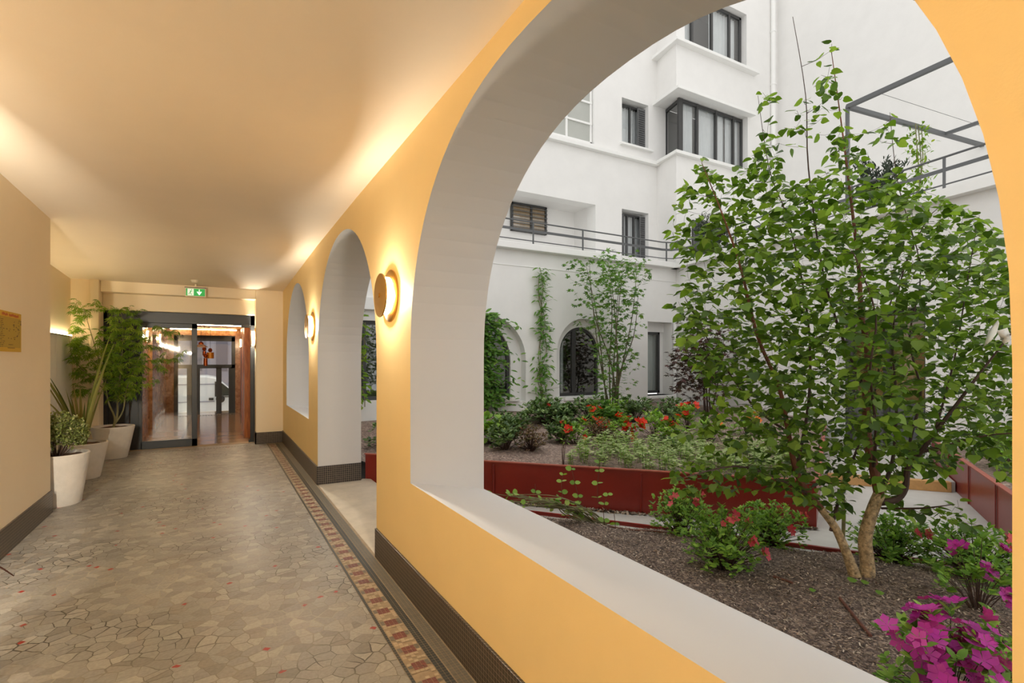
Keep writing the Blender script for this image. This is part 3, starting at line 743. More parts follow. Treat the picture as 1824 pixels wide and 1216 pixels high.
# railings
def rail_path(z, off):
    P = [Vector((3.6, 9.70, z)), Vector((9.9, 9.70, z)), Vector((10.15, 9.62, z)), Vector((10.27, 9.40, z))]
    return P + [Vector(tuple(wing(m_, -.08 + off))[:2] + (z,)) for m_ in (.15, .5, .9, 1.3, 1.7)]
rt = thing('terrace_railing', 'grey steel railing with three rails along the terrace edge', 'railing')
MB().tube(rail_path(4.47, 0), .017, 8).build('top_rail', M['rail'], rt, True)
b = MB(); P = rail_path(4.28, 0)
for a, c in zip(P[:-1], P[1:]): b.bar(a, c, .015, .055)
b.build('middle_rail', M['rail'], rt)
MB().tube(rail_path(4.06, 0), .012, 8).build('lower_rail', M['rail'], rt, True)
posts = [Vector((x, 9.70, 0)) for x in (4.68, 6.03, 7.38, 8.72, 10.05)] + [wing(m_, -.08) for m_ in (.32, .52, .72, .93, 1.15, 1.4)]
for p in posts: MB().bar((p.x, p.y, 3.96), (p.x, p.y, 4.47), .035, .02).build('post', M['rail'], rt)
# pergola
pt = thing('pergola_frame', 'thin grey steel pergola frame above the wing terrace', 'pergola')
zc = 6.0
MB().bar((9.85, 5.18, zc), (9.30, .2, zc), .07, .07).build('beam', M['rail'], pt)
MB().bar((9.85, 5.18, zc), (14.1, 4.7, zc), .07, .07).build('beam', M['rail'], pt)
MB().bar((12.75, 4.85, zc), (12.2, .2, zc), .06, .06).build('beam', M['rail'], pt)
MB().bar((9.85, 5.18, 3.97), (9.85, 5.18, zc), .05, .05).build('post', M['rail'], pt)
MB().tube([(9.80, 4.65, zc), (13.9, 4.2, zc - .02)], .004, 5).build('wire', M['rail'], pt)

# ------------------------------------------------------------------ end door and lobby
r = thing('door_2', 'black steel entrance door with glass leaf at the passage end', 'door'); r['kind'] = 'structure'
Y = 10.36
b = MB().box(-1.55, .6, Y, Y + .1, 2.07, 2.25).box(-1.55, -1.50, Y, Y + .1, 0, 2.25).box(.53, .6, Y, Y + .1, 0, 2.25)
b.build('frame', M['black'], r, bevel=.004)
b = MB().box(-1.50, -1.22, Y + .02, Y + .08, 0, 2.07).box(-1.21, -1.07, Y + .01, Y + .07, 0, 2.07)
b.build('fixed_panel', M['black'], r, bevel=.006)
lf = MB().box(-1.07, -.28, Y, Y + .05, .0, .13).box(-1.07, -.28, Y, Y + .05, 1.99, 2.07).box(-.36, -.28, Y, Y + .05, 0, 2.07).box(-1.10, -1.05, Y, Y + .05, 0, 2.07).build('door_leaf', M['black'], r, bevel=.004)
MB().box(-1.05, -.36, Y + .02, Y + .028, .13, 1.99).build('pane', M['glass'], lf)
MB().box(.38, .52, Y - .03, Y + .0, 2.03, 2.09).build('closer', M['black'], r, bevel=.005)
MB().box(.50, .53, Y - .02, Y + .05, 0.0, .05).build('floor_pivot', M['black'], r, bevel=.004)
# lobby shell
b = MB().box(-1.3, .8, 10.45, 17.2, -.1, 0)
struct(b.build('floor', M['lobfloor']), 'glossy warm stone floor of the entrance lobby', 'floor')
b = MB().box(-1.3, .8, 10.6, 17.2, 2.32, 2.5)
struct(b.build('ceiling', M['lobceil']), 'ochre ceiling of the entrance lobby', 'ceiling')
b = MB().box(-1.3, -1.13, 10.6, 12.3, 0, 2.4).box(-1.3, -1.08, 12.3, 13.0, 0, 2.4).box(-1.3, -1.13, 13.0, 16.4, 0, 2.4)
struct(b.build('wall_lobby', M['lobbrown']), 'brown veined left wall of the lobby behind the glass', 'wall')
b = MB().box(.58, .8, 10.6, 16.4, 0, 2.4).box(.46, .6, 11.0, 11.55, 0, 2.4).box(.53, .6, 13.6, 14.0, 0, 2.4)
struct(b.build('wall_lobby', M['lobwood']), 'orange wooden right wall of the lobby with pilasters', 'wall')
b = MB().box(-1.2, .7, 12.4, 12.6, 2.16, 2.33)
struct(b.build('trim_11', M['lobceil']), 'ochre ceiling beam crossing the lobby', 'beam')
b = MB().box(-1.3, -.97, 16.35, 16.6, 0, 2.4).box(.46, .8, 16.35, 16.6, 0, 2.4).box(-.97, .46, 16.35, 16.6, 2.13, 2.4)
struct(b.build('wall_lobby', M['lobbrown']), 'brown stone surround of the street door', 'wall')
b = MB()
for i in range(22): b.box(-.95 + i * .064, -.92 + i * .064, 15.95, 16.05, .0, .004)
struct(b.build('trim_12', M['t_dark']), 'dashed mosaic line across the lobby floor by the street door', 'floor border')
for (yy, zz, lb) in ((12.36, 2.17, 'glowing cove light strip along the lobby beam'), (16.30, 2.28, 'glowing light strip above the street door'), (10.75, 2.30, 'glowing ceiling light strip just behind the glass door')):
    t = thing('cove_light', lb, 'light strip', (0, yy, zz))
    MB().box(-1.05, .5, -.02, .03, 0, .02).build('housing', M['plastic'], t); MB().box(-1.04, .49, -.03, -.02, -.005, .014).build('diffuser', M['led2'], t)
r = thing('door_3', 'dark framed glazed street door at the far end of the lobby', 'door'); r['kind'] = 'structure'
Y = 16.4
b = MB().box(-.97, .46, Y, Y + .08, 1.98, 2.14).box(-.97, -.88, Y, Y + .08, 0, 2.1).box(.37, .46, Y, Y + .08, 0, 2.1).box(-.97, .46, Y, Y + .08, 1.24, 1.34)
b.build('frame', M['black'], r)
b = MB().box(-.68, -.58, Y, Y + .06, 0, 1.26).box(-.58, -.38, Y + .01, Y + .05, 0, 1.24).box(0.0, .13, Y, Y + .06, 0, 1.26).box(.30, .38, Y, Y + .06, 0, 1.26)
b.build('door_leaf', M['black'], r)
MB().box(-.88, .37, Y + .03, Y + .036, 1.34, 1.98).build('transom_pane', M['glass'], r)
MB().box(-.88, .37, Y + .03, Y + .036, .02, 1.24).build('pane', M['glass'], r)
# street
b = MB().box(-9, 9, 16.62, 30, -1.2, -1.0).box(-2, 1.6, 16.4, 18.2, -1.0, -.05)
struct(b.build('ground', M['asphalt']), 'bright pale street surface beyond the lobby door', 'street')
b = MB().box(-9, 9, 27, 27.4, -1.0, 8)
for i in range(14): b.mat(1).box(-7 + i * 1.0, -6.55 + i * 1.0, 26.95, 27, 1.0, 3.2)
struct(b.build('wall_street', [M['streetwall'], M['streetdark']]), 'grey violet building facade across the street', 'wall')
# van: panel van standing sideways in the street
van = thing('van', 'white panel van parked in the street outside the far door', 'van', (-.9, 20.9, -1.0))
prof = [(-2.6, .35), (2.35, .35), (2.55, .55), (2.55, .95), (2.3, 1.1), (1.55, 1.22), (.9, 1.86), (.6, 1.92), (-2.5, 1.92), (-2.65, 1.7)]
V = [(x, 0, z) for x, z in prof] + [(x, 1.8, z) for x, z in prof]; n = len(prof)
link_mesh('body', V, [list(range(n)), list(range(n, 2 * n))[::-1]] + [(i, n + i, n + (i + 1) % n, (i + 1) % n) for i in range(n)], M['van'], van).modifiers.new('b', 'BEVEL').width = .05
MB().add([(1.05, -.012, 1.22), (1.55, -.012, 1.22), (1.08, -.012, 1.66), (.98, -.012, 1.66)], [(0, 1, 2, 3)]).add([(1.05, -.004, 1.22), (1.55, -.004, 1.22), (1.08, -.004, 1.66), (.98, -.004, 1.66)], [(3, 2, 1, 0)]).build('side_window', M['vanglass'], van)
MB().box(.86, .98, -.03, 0, 1.2, 1.72).box(.9, 1.56, -.02, 0, 1.17, 1.2).build('window_trim', M['rubber'], van)
MB().box(-2.5, .85, -.02, 0, 1.02, 1.05).box(-2.5, .85, -.02, 0, 1.62, 1.65).build('body_rib', M['streetwall'], van)
MB().box(-.65, -.62, -.015, 0, .5, 1.6).box(-2.0, -.65, -.03, 0, .68, .72).build('door_seam', M['rail'], van)
MB().box(.68, .82, -.05, 0, 1.08, 1.16).build('door_handle', M['rubber'], van)
MB().lathe([(0.02, -.2), (.13, -.2), (.14, -.1), (.02, -.08)], (1.03, 0, 1.12), 16, 'y').build('wing_mirror', M['rubber'], van)
for x in (-1.75, 1.65): MB().lathe([(.05, -.03), (.32, -.03), (.34, .0), (.34, .2), (.05, .22)], (x, 0, .34), 24, 'y').build('wheel', M['rubber'], van)
# pendants
def pendant(label, x, y, z, kind, m):
    t = thing('pendant_lamp', label, 'lamp', (x, y, z))
    MB().tube([(0, 0, .12), (0, 0, 2.32 - z)], .004, 6).build('cord', M['rubber'], t)
    if kind == 'disc': MB().lathe([(.03, .06), (.13, .0), (.13, -.015), (.0, -.015)], n=24).build('shade', M['plastic'], t); MB().lathe([(.0, .12), (.05, .09), (.05, .05), (0, .04)], n=16).build('cap', M['copper'], t)
    else:
        rr, hh = kind; MB().lathe([(rr * .98, -hh), (rr, -hh), (rr, hh), (0, hh)], n=24).build('shade', M[m], t, True)
        MB().lathe([(.0, hh + .1), (.03, hh + .09), (.045, hh + .05), (.03, hh + .01), (0, hh)], n=16).build('cap', M['copper'], t, True)
pendant('flat pale disc pendant lamp in the lobby', -.30, 13.9, 1.77, 'disc', None)
pendant('small copper cube-like pendant lamp below the disc lamp', -.24, 14.1, 1.62, (.035, .05), 'copper')
pendant('wide golden drum pendant lamp in the lobby', -.12, 14.0, 1.57, (.075, .07), 'orange')
pendant('slim brown cylinder pendant lamp, lowest in the lobby', -.21, 13.8, 1.42, (.04, .09), 'copper')

# ------------------------------------------------------------------ sconces
bulb = bpy.data.lights.new('bulb', 'POINT'); bulb.energy = SCONCE_W; bulb.shadow_soft_size = .02; bulb.color = (1, .93, .82)
bulb3 = bulb.copy(); bulb3.energy = 370  # stronger fill light for the added left-wall lamps
bulb2 = bpy.data.lights.new('lobby_bulb', 'POINT'); bulb2.energy = 34; bulb2.shadow_soft_size = .03; bulb2.color = (1, .82, .55)
def sconce(label, loc, rz, group='round brass wall lamps of the passage'):
    t = thing('wall_sconce', label, 'wall lamp', loc, rz, group)      # local +x points away from the wall
    MB().lathe([(0, 0), (.176, 0), (.176, .008), (.165, .014), (0, .014)], n=48, axis='x').build('back_plate', M['brass'], t, True)
    MB().lathe([(.118, .014), (.125, .02), (.125, .056), (.118, .064)], n=48, axis='x').build('diffuser', M['glow'], t, True)
    MB().lathe([(.004, .014), (.004, .068)], n=12, axis='x').build('stem', M['brass'], t)
    MB().lathe([(0, .066), (.145, .066), (.148, .07), (.146, .076), (0, .080)], n=48, axis='x').build('front_disc', M['brass'], t, True)
    fd = t.children[-1] if False else [c for c in t.children if c.name.startswith('front_disc')][0]
    MB().lathe([(.016, .079), (.016, .085), (.0, .087)], n=16, axis='x').build('screw_cap', M['brass'], fd, True)
    lo = bpy.data.objects.new('bulb', bulb); COL.objects.link(lo); lo.parent = t; lo.location = (.042, 0, 0)
    return t
PI = math.pi
sc0 = sconce('round brass disc lamp on pier between large arch and doorway arch', (XR, 3.50, 1.89), PI)
dup(sc0, (XR, 6.80, 1.87), PI, 'round brass disc lamp between doorway arch and far arched opening')
dup(sc0, (.60, 10.2, 1.84), PI, 'brass disc lamp seen edge-on beside the black door frame')
for y_, lb_ in ((3.1, 'added unseen brass disc fill lamp on the left wall nearest the poster'), (1.5, 'added unseen brass disc fill lamp on the left wall, second from the poster'), (-.1, 'added unseen brass disc fill lamp on the left wall level with the viewer'),
                (-1.8, 'added unseen brass disc fill lamp on the left wall just behind the viewer'), (-3.8, 'added unseen brass disc fill lamp on the left wall farthest behind the viewer')):
    q = dup(sc0, (XL, y_, 1.89), 0, lb_)  # lamps added out of view to brighten the passage
    for c in q.children:
        if c.name.startswith('bulb'): c.data = bulb3
for (x, y, z, rz, lb) in [(-1.13, 11.7, 1.9, 0, 'brass disc lamp on lobby left wall nearest the glass door'), (-1.13, 14.2, 1.95, 0, 'brass disc lamp on lobby left wall, farther from the glass door'),
                          (.58, 12.9, 1.9, PI, 'brass disc lamp on lobby right wall behind the wooden pilaster'), (.58, 15.2, 1.9, PI, 'brass disc lamp on lobby right wall near the street door')]:
    q = dup(sc0, (x, y, z), rz, lb); q['group'] = 'round brass wall lamps of the lobby'; q.scale = (.8, .8, .8)
    for c in q.children:
        if c.name.startswith('bulb'): c.data = bulb2
t = thing('led_batten', 'glowing horizontal light strip above the alcove wall panels', 'light strip', (-1.87, 6.55, 1.815))
MB().box(-.03, .012, 0, 3.42, -.012, .0).build('housing', M['plastic'], t)
MB().box(-.02, .010, .01, 3.41, .0, .016).build('diffuser', M['led'], t)

# exit sign + detector
t = thing('exit_sign', 'green and white emergency exit sign hanging before the beam', 'sign', (-.29, 9.86, 2.55))
MB().box(-.145, .145, 0, .035, -.07, .075).build('housing', M['plastic'], t, bevel=.004)
gp_ = MB().box(-.13, .13, -.003, 0, -.055, .06).build('green_panel', M['green'], t)
wp_ = MB().box(-.11, -.025, -.005, -.003, -.05, .056).build('white_panel', M['signwhite'], t)
b = MB()   # running figure
def strip(p, q, w_): b.bar((p[0], -.006, p[1]), (q[0], -.006, q[1]), w_, .002, (0, 1, 0))
for p, q, w_ in [((-.062, .024), (-.074, -.006), .014), ((-.06, .022), (-.042, .012), .007), ((-.062, .024), (-.084, .018), .007), ((-.074, -.006), (-.06, -.024), .009), ((-.06, -.024), (-.052, -.044), .008), ((-.074, -.006), (-.088, -.026), .009), ((-.088, -.026), (-.102, -.028), .008)]: strip(p, q, w_)
b.lathe([(.008, -.001), (.008, .001)], (-.054, -.006, .038), 12, 'y'); b.build('running_figure', M['green'], wp_)
b = MB().box(.045, .06, -.006, -.003, -.01, .05)
b.add([(.018, -.006, .012), (.0525, -.006, -.042), (.087, -.006, .012), (.072, -.006, .016), (.0525, -.006, -.012), (.033, -.006, .016)], [(0, 1, 4, 5), (1, 2, 3, 4), (5, 4, 1, 0), (4, 3, 2, 1)])
b.build('down_arrow', M['signwhite'], gp_)
MB().box(-.15, .15, .0, .05, .077, .085).build('top_bracket', M['streetdark'], t); MB().box(-.01, .01, .01, .03, .085, .14).build('hanger', M['plastic'], t)
t = thing('smoke_detector', 'small round cream detector on the ceiling above the exit sign', 'smoke detector', (-.29, 9.5, 2.70))
MB().lathe([(0, -.045), (.035, -.04), (.05, -.02), (.055, .0)], n=24).build('body', M['plastic'], t, True)
MB().lathe([(.056, -.004), (.06, -.002), (.06, .01)], n=24).build('base_ring', M['plastic'], t)

# poster
t = thing('poster', 'yellow notice with rust-coloured heading on the cream wall at left', 'poster', (XL + .001, 5.2, 1.67))
MB().box(0, .004, -.48, .42, -.152, .152).build('sheet', M['poster'], t)
MB().box(.004, .005, -.46, .40, -.12, .11).build('print_area', M['olive'], t)
b = MB()
def dash(y, z, l, h_): b.box(.0052, .0062, y, y + l, z, z + h_)
for y0, l in ((-.42, .33), (-.02, .12), (.13, .22)):
    yy = y0
    while yy < y0 + l: w_ = rng.uniform(.012, .022); dash(yy, .118 - .0 + rng.uniform(-.003, .003), w_, rng.uniform(.014, .022)); yy += w_ + .005
b.build('heading_lettering', M['inkred'], t)
b = MB()
for k in range(16):
    z = .085 - k * .0135
    yy = -.30
    while yy < .0: w_ = rng.uniform(.01, .05); dash(yy, z, w_, .004); yy += w_ + rng.uniform(.006, .03)
for k in range(26): dash(rng.uniform(.06, .36), rng.uniform(-.06, .09), rng.uniform(.006, .02), rng.uniform(.003, .008))
dash(.395, .06, .014, .02); dash(.395, .085, .014, .012); dash(.22, .05, .03, .01); dash(.33, .02, .02, .012); dash(.12, -.1, .1, .004); dash(.1, -.125, .16, .004)
b.build('fine_print', M['ink'], t)

# ------------------------------------------------------------------ foliage machinery
def T_leaf(kind):
    if kind == 'heart':
        h = [(0, 0, 0), (-.04, .2, .02), (.08, .40, .05), (.32, .47, .05), (.62, .32, .02), (.85, .12, -.05), (1, 0, -.12)]
        mid = [(.32, 0, -.03), (.62, 0, -.04)]
    elif kind == 'oval':
        h = [(0, 0, 0), (.25, .17, .03), (.55, .22, .03), (.8, .13, 0), (1, 0, -.05)]; mid = [(.25, 0, 0), (.55, 0, 0), (.8, 0, -.02)]
    elif kind == 'round':
        h = [(0, 0, 0), (.1, .3, .02), (.4, .45, .03), (.75, .36, .02), (1, 0, -.03)]; mid = [(.4, 0, -.01)]
    elif kind == 'lance':
        h = [(0, 0, 0), (.35, .13, .03), (.7, .1, -.03), (1, 0, -.15)]; mid = [(.35, 0, 0), (.7, 0, -.06)]
    elif kind == 'palm' or kind == 'feather':
        V, F = [(0, 0, 0)], []
        if kind == 'palm': L = [(-80, .5, .13), (-40, .85, .15), (0, 1, .17), (40, .85, .15), (80, .5, .13)]; dr = -.1
        else: L = [(-95, .55, .05), (-60, .8, .055), (-30, .95, .06), (0, 1, .06), (30, .95, .06), (60, .8, .055), (95, .55, .05)]; dr = -.38
        for a, l, w in L:
            a = math.radians(a); c, s = math.cos(a), math.sin(a); n = len(V)
            for (x, y, z) in ((.5 * l, w, dr * .25), (l, 0, dr), (.5 * l, -w, dr * .25)): V.append((x * c - y * s, x * s + y * c, z))
            F.append((0, n + 2, n + 1, n))
        return np.array(V), np.array(F)
    elif kind == 'petal':
        V, F = [(0, 0, 0)], []
        for k in range(5):
            a = 2 * math.pi * k / 5; c, s = math.cos(a), math.sin(a); n = len(V)
            for (x, y, z) in ((.6, .38, .22), (1, .0, .3), (.6, -.38, .22)): V.append((x * c - y * s, x * s + y * c, z))
            F.append((0, n + 2, n + 1, n))
        return np.array(V, float), np.array(F)
    k = len(h); V = list(h) + [(x, -y, z) for x, y, z in h[1:-1]] + mid
    # quads/tris as padded quads around the midrib
    up = list(range(k)); lo = [0] + list(range(k, k + k - 2)) + [k - 1]
    ms = list(range(k + k - 2, len(V)))
    F = []
    def near(i): 
        x = V[i][0]; best = 0 if x < V[ms[0]][0] * .6 else min(ms + [k - 1], key=lambda q: abs(V[q][0] - x)); return best
    for seq, fl in ((up, False), (lo, True)):
        for a, b in zip(seq[:-1], seq[1:]):
            na, nb = near(a), near(b)
            q = []
            for i in (na, nb, b, a):
                if i not in q: q.append(i)
            if len(q) < 3: continue
            if len(q) == 3: F += [tuple(q + [q[2]])]
            else: F += [tuple(q)]
            if fl: F[-1] = tuple(F[-1][::-1])
    return np.array(V, float), F
TPL = {}
for k_ in ('heart', 'oval', 'round', 'lance', 'palm', 'feather', 'petal'): TPL[k_] = T_leaf(k_)
def leaves(name, kind, P, D, NRM, S_, m, parent):
    """P positions, D tip directions, NRM rough normals, S_ sizes"""
    V0, F0 = TPL[kind]; P, D, NRM, S_ = map(np.asarray, (P, D, NRM, S_))
    if len(P) == 0: return None
    D = D / np.linalg.norm(D, axis=1, keepdims=True)
    NRM = NRM - D * (NRM * D).sum(1, keepdims=True); ln = np.linalg.norm(NRM, axis=1, keepdims=True); NRM = NRM / np.maximum(ln, 1e-6)
    Yv = np.cross(NRM, D)
    V = (P[:, None] + S_[:, None, None] * (V0[None, :, 0:1] * D[:, None] + V0[None, :, 1:2] * Yv[:, None] + V0[None, :, 2:3] * NRM[:, None])).reshape(-1, 3)
    nv = len(V0); offs = np.arange(len(P))[:, None] * nv
    tris = []
    for f in F0:
        f = list(f)
        if len(set(f)) == 3:
            g_ = []
            for i in f:
                if i not in g_: g_.append(i)
            tris.append(g_)
        else: tris += [[f[0], f[1], f[2]], [f[0], f[2], f[3]]]
    T = np.array(tris)
    F = (offs[:, None] + T[None]).reshape(-1, 3)
    o = link_mesh(name, V, F, m, parent)
    o.data.polygons.foreach_set('use_smooth', np.ones(len(F), dtype=bool)); return o
def rnd_dirs(n): 
    d = nr.normal(size=(n, 3)); return d / np.linalg.norm(d, axis=1, keepdims=True)

def grow(limbs, targets, r0=.0016, up=.35, seg=.07, rmax=.008):
    """limbs: lists of (Vector, radius); attaches each target to the nearest node by a curved twig"""
    N_, Rn = [], []
    for L_ in limbs:
        for (a, ra), (b, rb) in zip(L_[:-1], L_[1:]):
            k = max(1, int((b - a).length / .05))
            for i in range(k): q = i / k; N_.append(a.lerp(b, q)); Rn.append(ra + (rb - ra) * q)
        N_.append(L_[-1][0]); Rn.append(L_[-1][1])
    A = np.array([tuple(v) for v in N_]); Rn = np.array(Rn)
    T = np.array([tuple(t) for t in targets])
    d0 = np.array([np.min(((A - t) ** 2).sum(1)) for t in T]); T = T[np.argsort(d0)]
    twigs = []
    for t in T:
        dv = t - A; dist = np.sqrt((dv ** 2).sum(1))
        cost = dist * (1 + .6 * np.maximum(0, -dv[:, 2] / (dist + 1e-6))) + .02 * (Rn < .0022)
        i = int(np.argmin(cost)); a = Vector(A[i]); b = Vector(t); L_ = (b - a).length
        if L_ < .02: continue
        k = max(2, int(L_ / seg)); mid = a.lerp(b, .5) + Vector((0, 0, -up * .3 * L_)) + Vector(nr.normal(size=3) * L_ * .06)
        pts = [(1 - s) ** 2 * a + 2 * s * (1 - s) * mid + s * s * b for s in [j / k for j in range(k + 1)]]
        ra = min(Rn[i] * .8, rmax, r0 + L_ * .006); rs = [ra + (r0 * .6 - ra) * j / k for j in range(k + 1)]
        twigs.append((pts, rs))
        A = np.vstack([A, np.array([tuple(p) for p in pts[1:]])]); Rn = np.concatenate([Rn, rs[1:]])
    return twigs
def tube_set(name, sets, m, parent, n=5):
    b = MB()
    for P, r_ in sets: b.tube(P, list(r_), n, False)
    return b.build(name, m, parent, False)
def smooth_limb(pts, rs, sub=4):
    P = [Vector(p) for p in pts]; out = []
    for i in range(len(P) - 1):
        p0 = P[max(0, i - 1)]; p1 = P[i]; p2 = P[i + 1]; p3 = P[min(len(P) - 1, i + 2)]
        for k in range(sub):
            t = k / sub
            q = .5 * ((2 * p1) + (p2 - p0) * t + (2 * p0 - 5 * p1 + 4 * p2 - p3) * t * t + (3 * p1 - p0 - 3 * p2 + p3) * t ** 3)
            out.append((q, rs[i] + (rs[i + 1] - rs[i]) * t))
    out.append((P[-1], rs[-1])); return out
def twig_leaves(twigs, spacing, size, frac=.7, droop=.5, jit=.5):
    P, D, Nn, S_ = [], [], [], []
    for pts, rs in twigs:
        L_ = sum((b - a).length for a, b in zip(pts[:-1], pts[1:])); n = max(2, int(L_ * frac / spacing))
        side = 1
        for j in range(n):
            s = 1 - frac * j / n; f = s * (len(pts) - 1); i = min(int(f), len(pts) - 2); p = pts[i].lerp(pts[i + 1], f - i)
            d = (pts[i + 1] - pts[i]).normalized(); sd = d.cross(Vector((0, 0, 1)))
            if sd.length < .1: sd = Vector((rng.uniform(-1, 1), rng.uniform(-1, 1), 0))
            sd = sd.normalized() * side; side = -side
            tip = (d * .5 + sd * .9 + Vector((0, 0, -droop)) + Vector([rng.gauss(0, jit) for _ in range(3)])).normalized()
            P.append(tuple(p + tip * size * .25)); D.append(tuple(tip)); Nn.append((rng.gauss(0, .45), rng.gauss(0, .45), 1)); S_.append(size * rng.uniform(.6, 1.2))
    return P, D, Nn, S_
def in_poly(x, y, poly):
    c = False; n = len(poly)
    for i in range(n):
        x1, y1 = poly[i]; x2, y2 = poly[(i + 1) % n]
        if (y1 > y) != (y2 > y) and x < (x2 - x1) * (y - y1) / (y2 - y1) + x1: c = not c
    return c

# ------------------------------------------------------------------ the large multi-stem tree
T0 = 3.58
tree = thing('garden_tree', 'tall two-stemmed heart-leaved tree filling the large arch', 'tree', (0, 0, 0))
def LP(*pts):   # (px, py, depth offset, radius)
    return smooth_limb([atd(x, y, T0 + b_) for x, y, b_, _ in pts], [r_ for *_, r_ in pts])
trunkA = LP((1541, 1056, 0, .066), (1543, 1035, 0, .052), (1545, 1005, 0, .045), (1541, 960, 0, .042), (1552, 915, .0, .038), (1566, 880, 0, .036))
trunkA2 = LP((1566, 880, 0, .033), (1556, 830, .02, .033), (1545, 780, .05, .028), (1543, 700, .1, .024), (1545, 620, .1, .020), (1534, 560, .08, .017), (1530, 480, .08, .013), (1515, 350, .1, .009), (1500, 230, .12, .005), (1480, 85, .12, .002))
trunkB = LP((1532, 1054, -.02, .055), (1524, 1030, -.02, .040), (1510, 990, -.02, .031), (1488, 940, -.02, .026), (1462, 905, -.02, .024))
trunkB2 = LP((1462, 905, -.02, .023), (1440, 880, 0, .023), (1418, 838, .0, .02), (1404, 770, .0, .016), (1388, 690, -.05, .013), (1350, 600, -.1, .011), (1320, 480, -.1, .008), (1290, 390, -.15, .005), (1250, 290, -.15, .002))
limbs = [trunkA, trunkA2, trunkB, trunkB2,
 LP((1562, 895, 0, .026), (1595, 890, -.02, .022), (1612, 870, -.03, .02), (1618, 830, -.05, .018), (1640, 805, -.1, .016), (1665, 770, -.15, .014), (1700, 725, -.2, .011), (1745, 665, -.25, .008), (1800, 595, -.3, .004)),
 LP((1640, 805, -.1, .012), (1700, 790, -.2, .009), (1760, 775, -.35, .005), (1830, 770, -.5, .003)),
 LP((1614, 865, -.03, .012), (1622, 780, .1, .010), (1640, 700, .15, .008), (1620, 600, .2, .006), (1640, 480, .25, .004), (1600, 330, .25, .003), (1585, 200, .25, .0015)),
 LP((1566, 880, 0, .018), (1590, 820, .1, .012), (1597, 720, .2, .009), (1590, 600, .25, .007), (1610, 480, .2, .005), (1660, 380, .2, .003), (1700, 365, .2, .002)),
 LP((1418, 838, 0, .013), (1440, 720, .15, .010), (1442, 600, .25, .008), (1425, 480, .25, .006), (1400, 380, .2, .004), (1370, 300, .2, .003), (1350, 170, .2, .0015)),
 LP((1543, 700, .1, .012), (1500, 600, .3, .009), (1465, 480, .3, .007), (1440, 300, .2, .005), (1435, 170, .1, .003), (1412, 30, .1, .002)),
 LP((1480, 945, -.02, .012), (1500, 870, .1, .010), (1530, 790, .25, .008), (1560, 690, .45, .007), (1580, 560, .5, .005), (1620, 450, .5, .003)),
 LP((1440, 880, 0, .010), (1380, 850, -.15, .008), (1310, 830, -.3, .006), (1220, 850, -.4, .003)),
 LP((1404, 770, 0, .009), (1340, 720, .1, .007), (1270, 620, .2, .005), (1215, 520, .2, .002)),
 LP((1556, 830, 0, .012), (1560, 760, -.25, .009), (1550, 660, -.45, .007), (1560, 560, -.5, .005), (1520, 450, -.5, .003)),
 LP((1665, 770, -.15, .008), (1700, 640, .1, .006), (1720, 520, .2, .004), (1740, 400, .2, .002)),
 LP((1570, 905, 0, .008), (1640, 905, -.2, .006), (1700, 898, -.35, .002))]
main_poly = [(1205, 345), (1250, 285), (1300, 330), (1365, 230), (1400, 330), (1470, 300), (1500, 210), (1530, 260), (1560, 330), (1590, 300), (1640, 330), (1700, 360), (1745, 375), (1790, 440), (1835, 500), (1835, 840), (1790, 850), (1750, 800), (1690, 860), (1620, 840), (1590, 900), (1540, 840), (1500, 905), (1440, 890), (1380, 870), (1300, 880), (1190, 870), (1200, 830), (1260, 800), (1235, 750), (1270, 690), (1215, 620), (1195, 540), (1225, 470), (1195, 420)]
tg = []
while len(tg) < 3600:
    x, y = rng.uniform(1190, 1835), rng.uniform(210, 905)
    if not in_poly(x, y, main_poly): continue
    d_ = math.hypot((x - 1530) / 330, (y - 620) / 330)
    if rng.random() > 1.1 - .35 * d_: continue
    b_ = rng.uniform(-.8, 1) * .75 * math.sqrt(max(.1, 1.15 - min(1, d_) ** 2))
    p = atd(x, y, T0 + b_)
    if p.x < 1.75: continue
    tg.append(p)
for (cx, cy, sx, sy, n_) in [(1480, 150, 24, 70, 16), (1440, 230, 30, 60, 10), (1365, 180, 14, 40, 6), (1385, 250, 18, 40, 6), (1585, 230, 24, 40, 7), (1250, 300, 14, 30, 4), (1700, 905, 40, 22, 9), (1730, 940, 20, 30, 5), (1230, 345, 20, 16, 4), (1215, 770, 20, 10, 3), (1640, 910, 30, 12, 5), (1420, 890, 50, 15, 10), (1500, 900, 25, 14, 5)]:
    for _ in range(n_): tg.append(atd(rng.gauss(cx, sx * .6), rng.gauss(cy, sy * .6), T0 + rng.gauss(0, .15)))
tw = grow(limbs, tg)
b = MB()
for L_ in (trunkA, trunkB): b.tube([p for p, _ in L_], [r_ for _, r_ in L_], 14, True)
b.build('trunk', M['bark'], tree, True)
tube_set('limb', [([p for p, _ in L_], [r_ for _, r_ in L_]) for L_ in (trunkA2, trunkB2)], M['barkor'], tree, 10)
tube_set('branches', [([p for p, _ in L_], [r_ for _, r_ in L_]) for L_ in limbs[4:]], M['barkdark'], tree, 7)
tube_set('twigs', tw, M['barkdark'], tree, 4)
MB().tube([atd(1502, 960, T0 + .1), atd(1503, 920, T0 + .1), atd(1502, 882, T0 + .1)], [.012, .013, .011], 8).build('pruned_stub', M['barkgrey'], tree)
P_, D_, N__, S__ = twig_leaves(tw, .03, .062, .85, .5, .4)
leaves('foliage', 'heart', P_, D_, N__, S__, M['leaf'], tree)
print('tree leaves', len(P_))

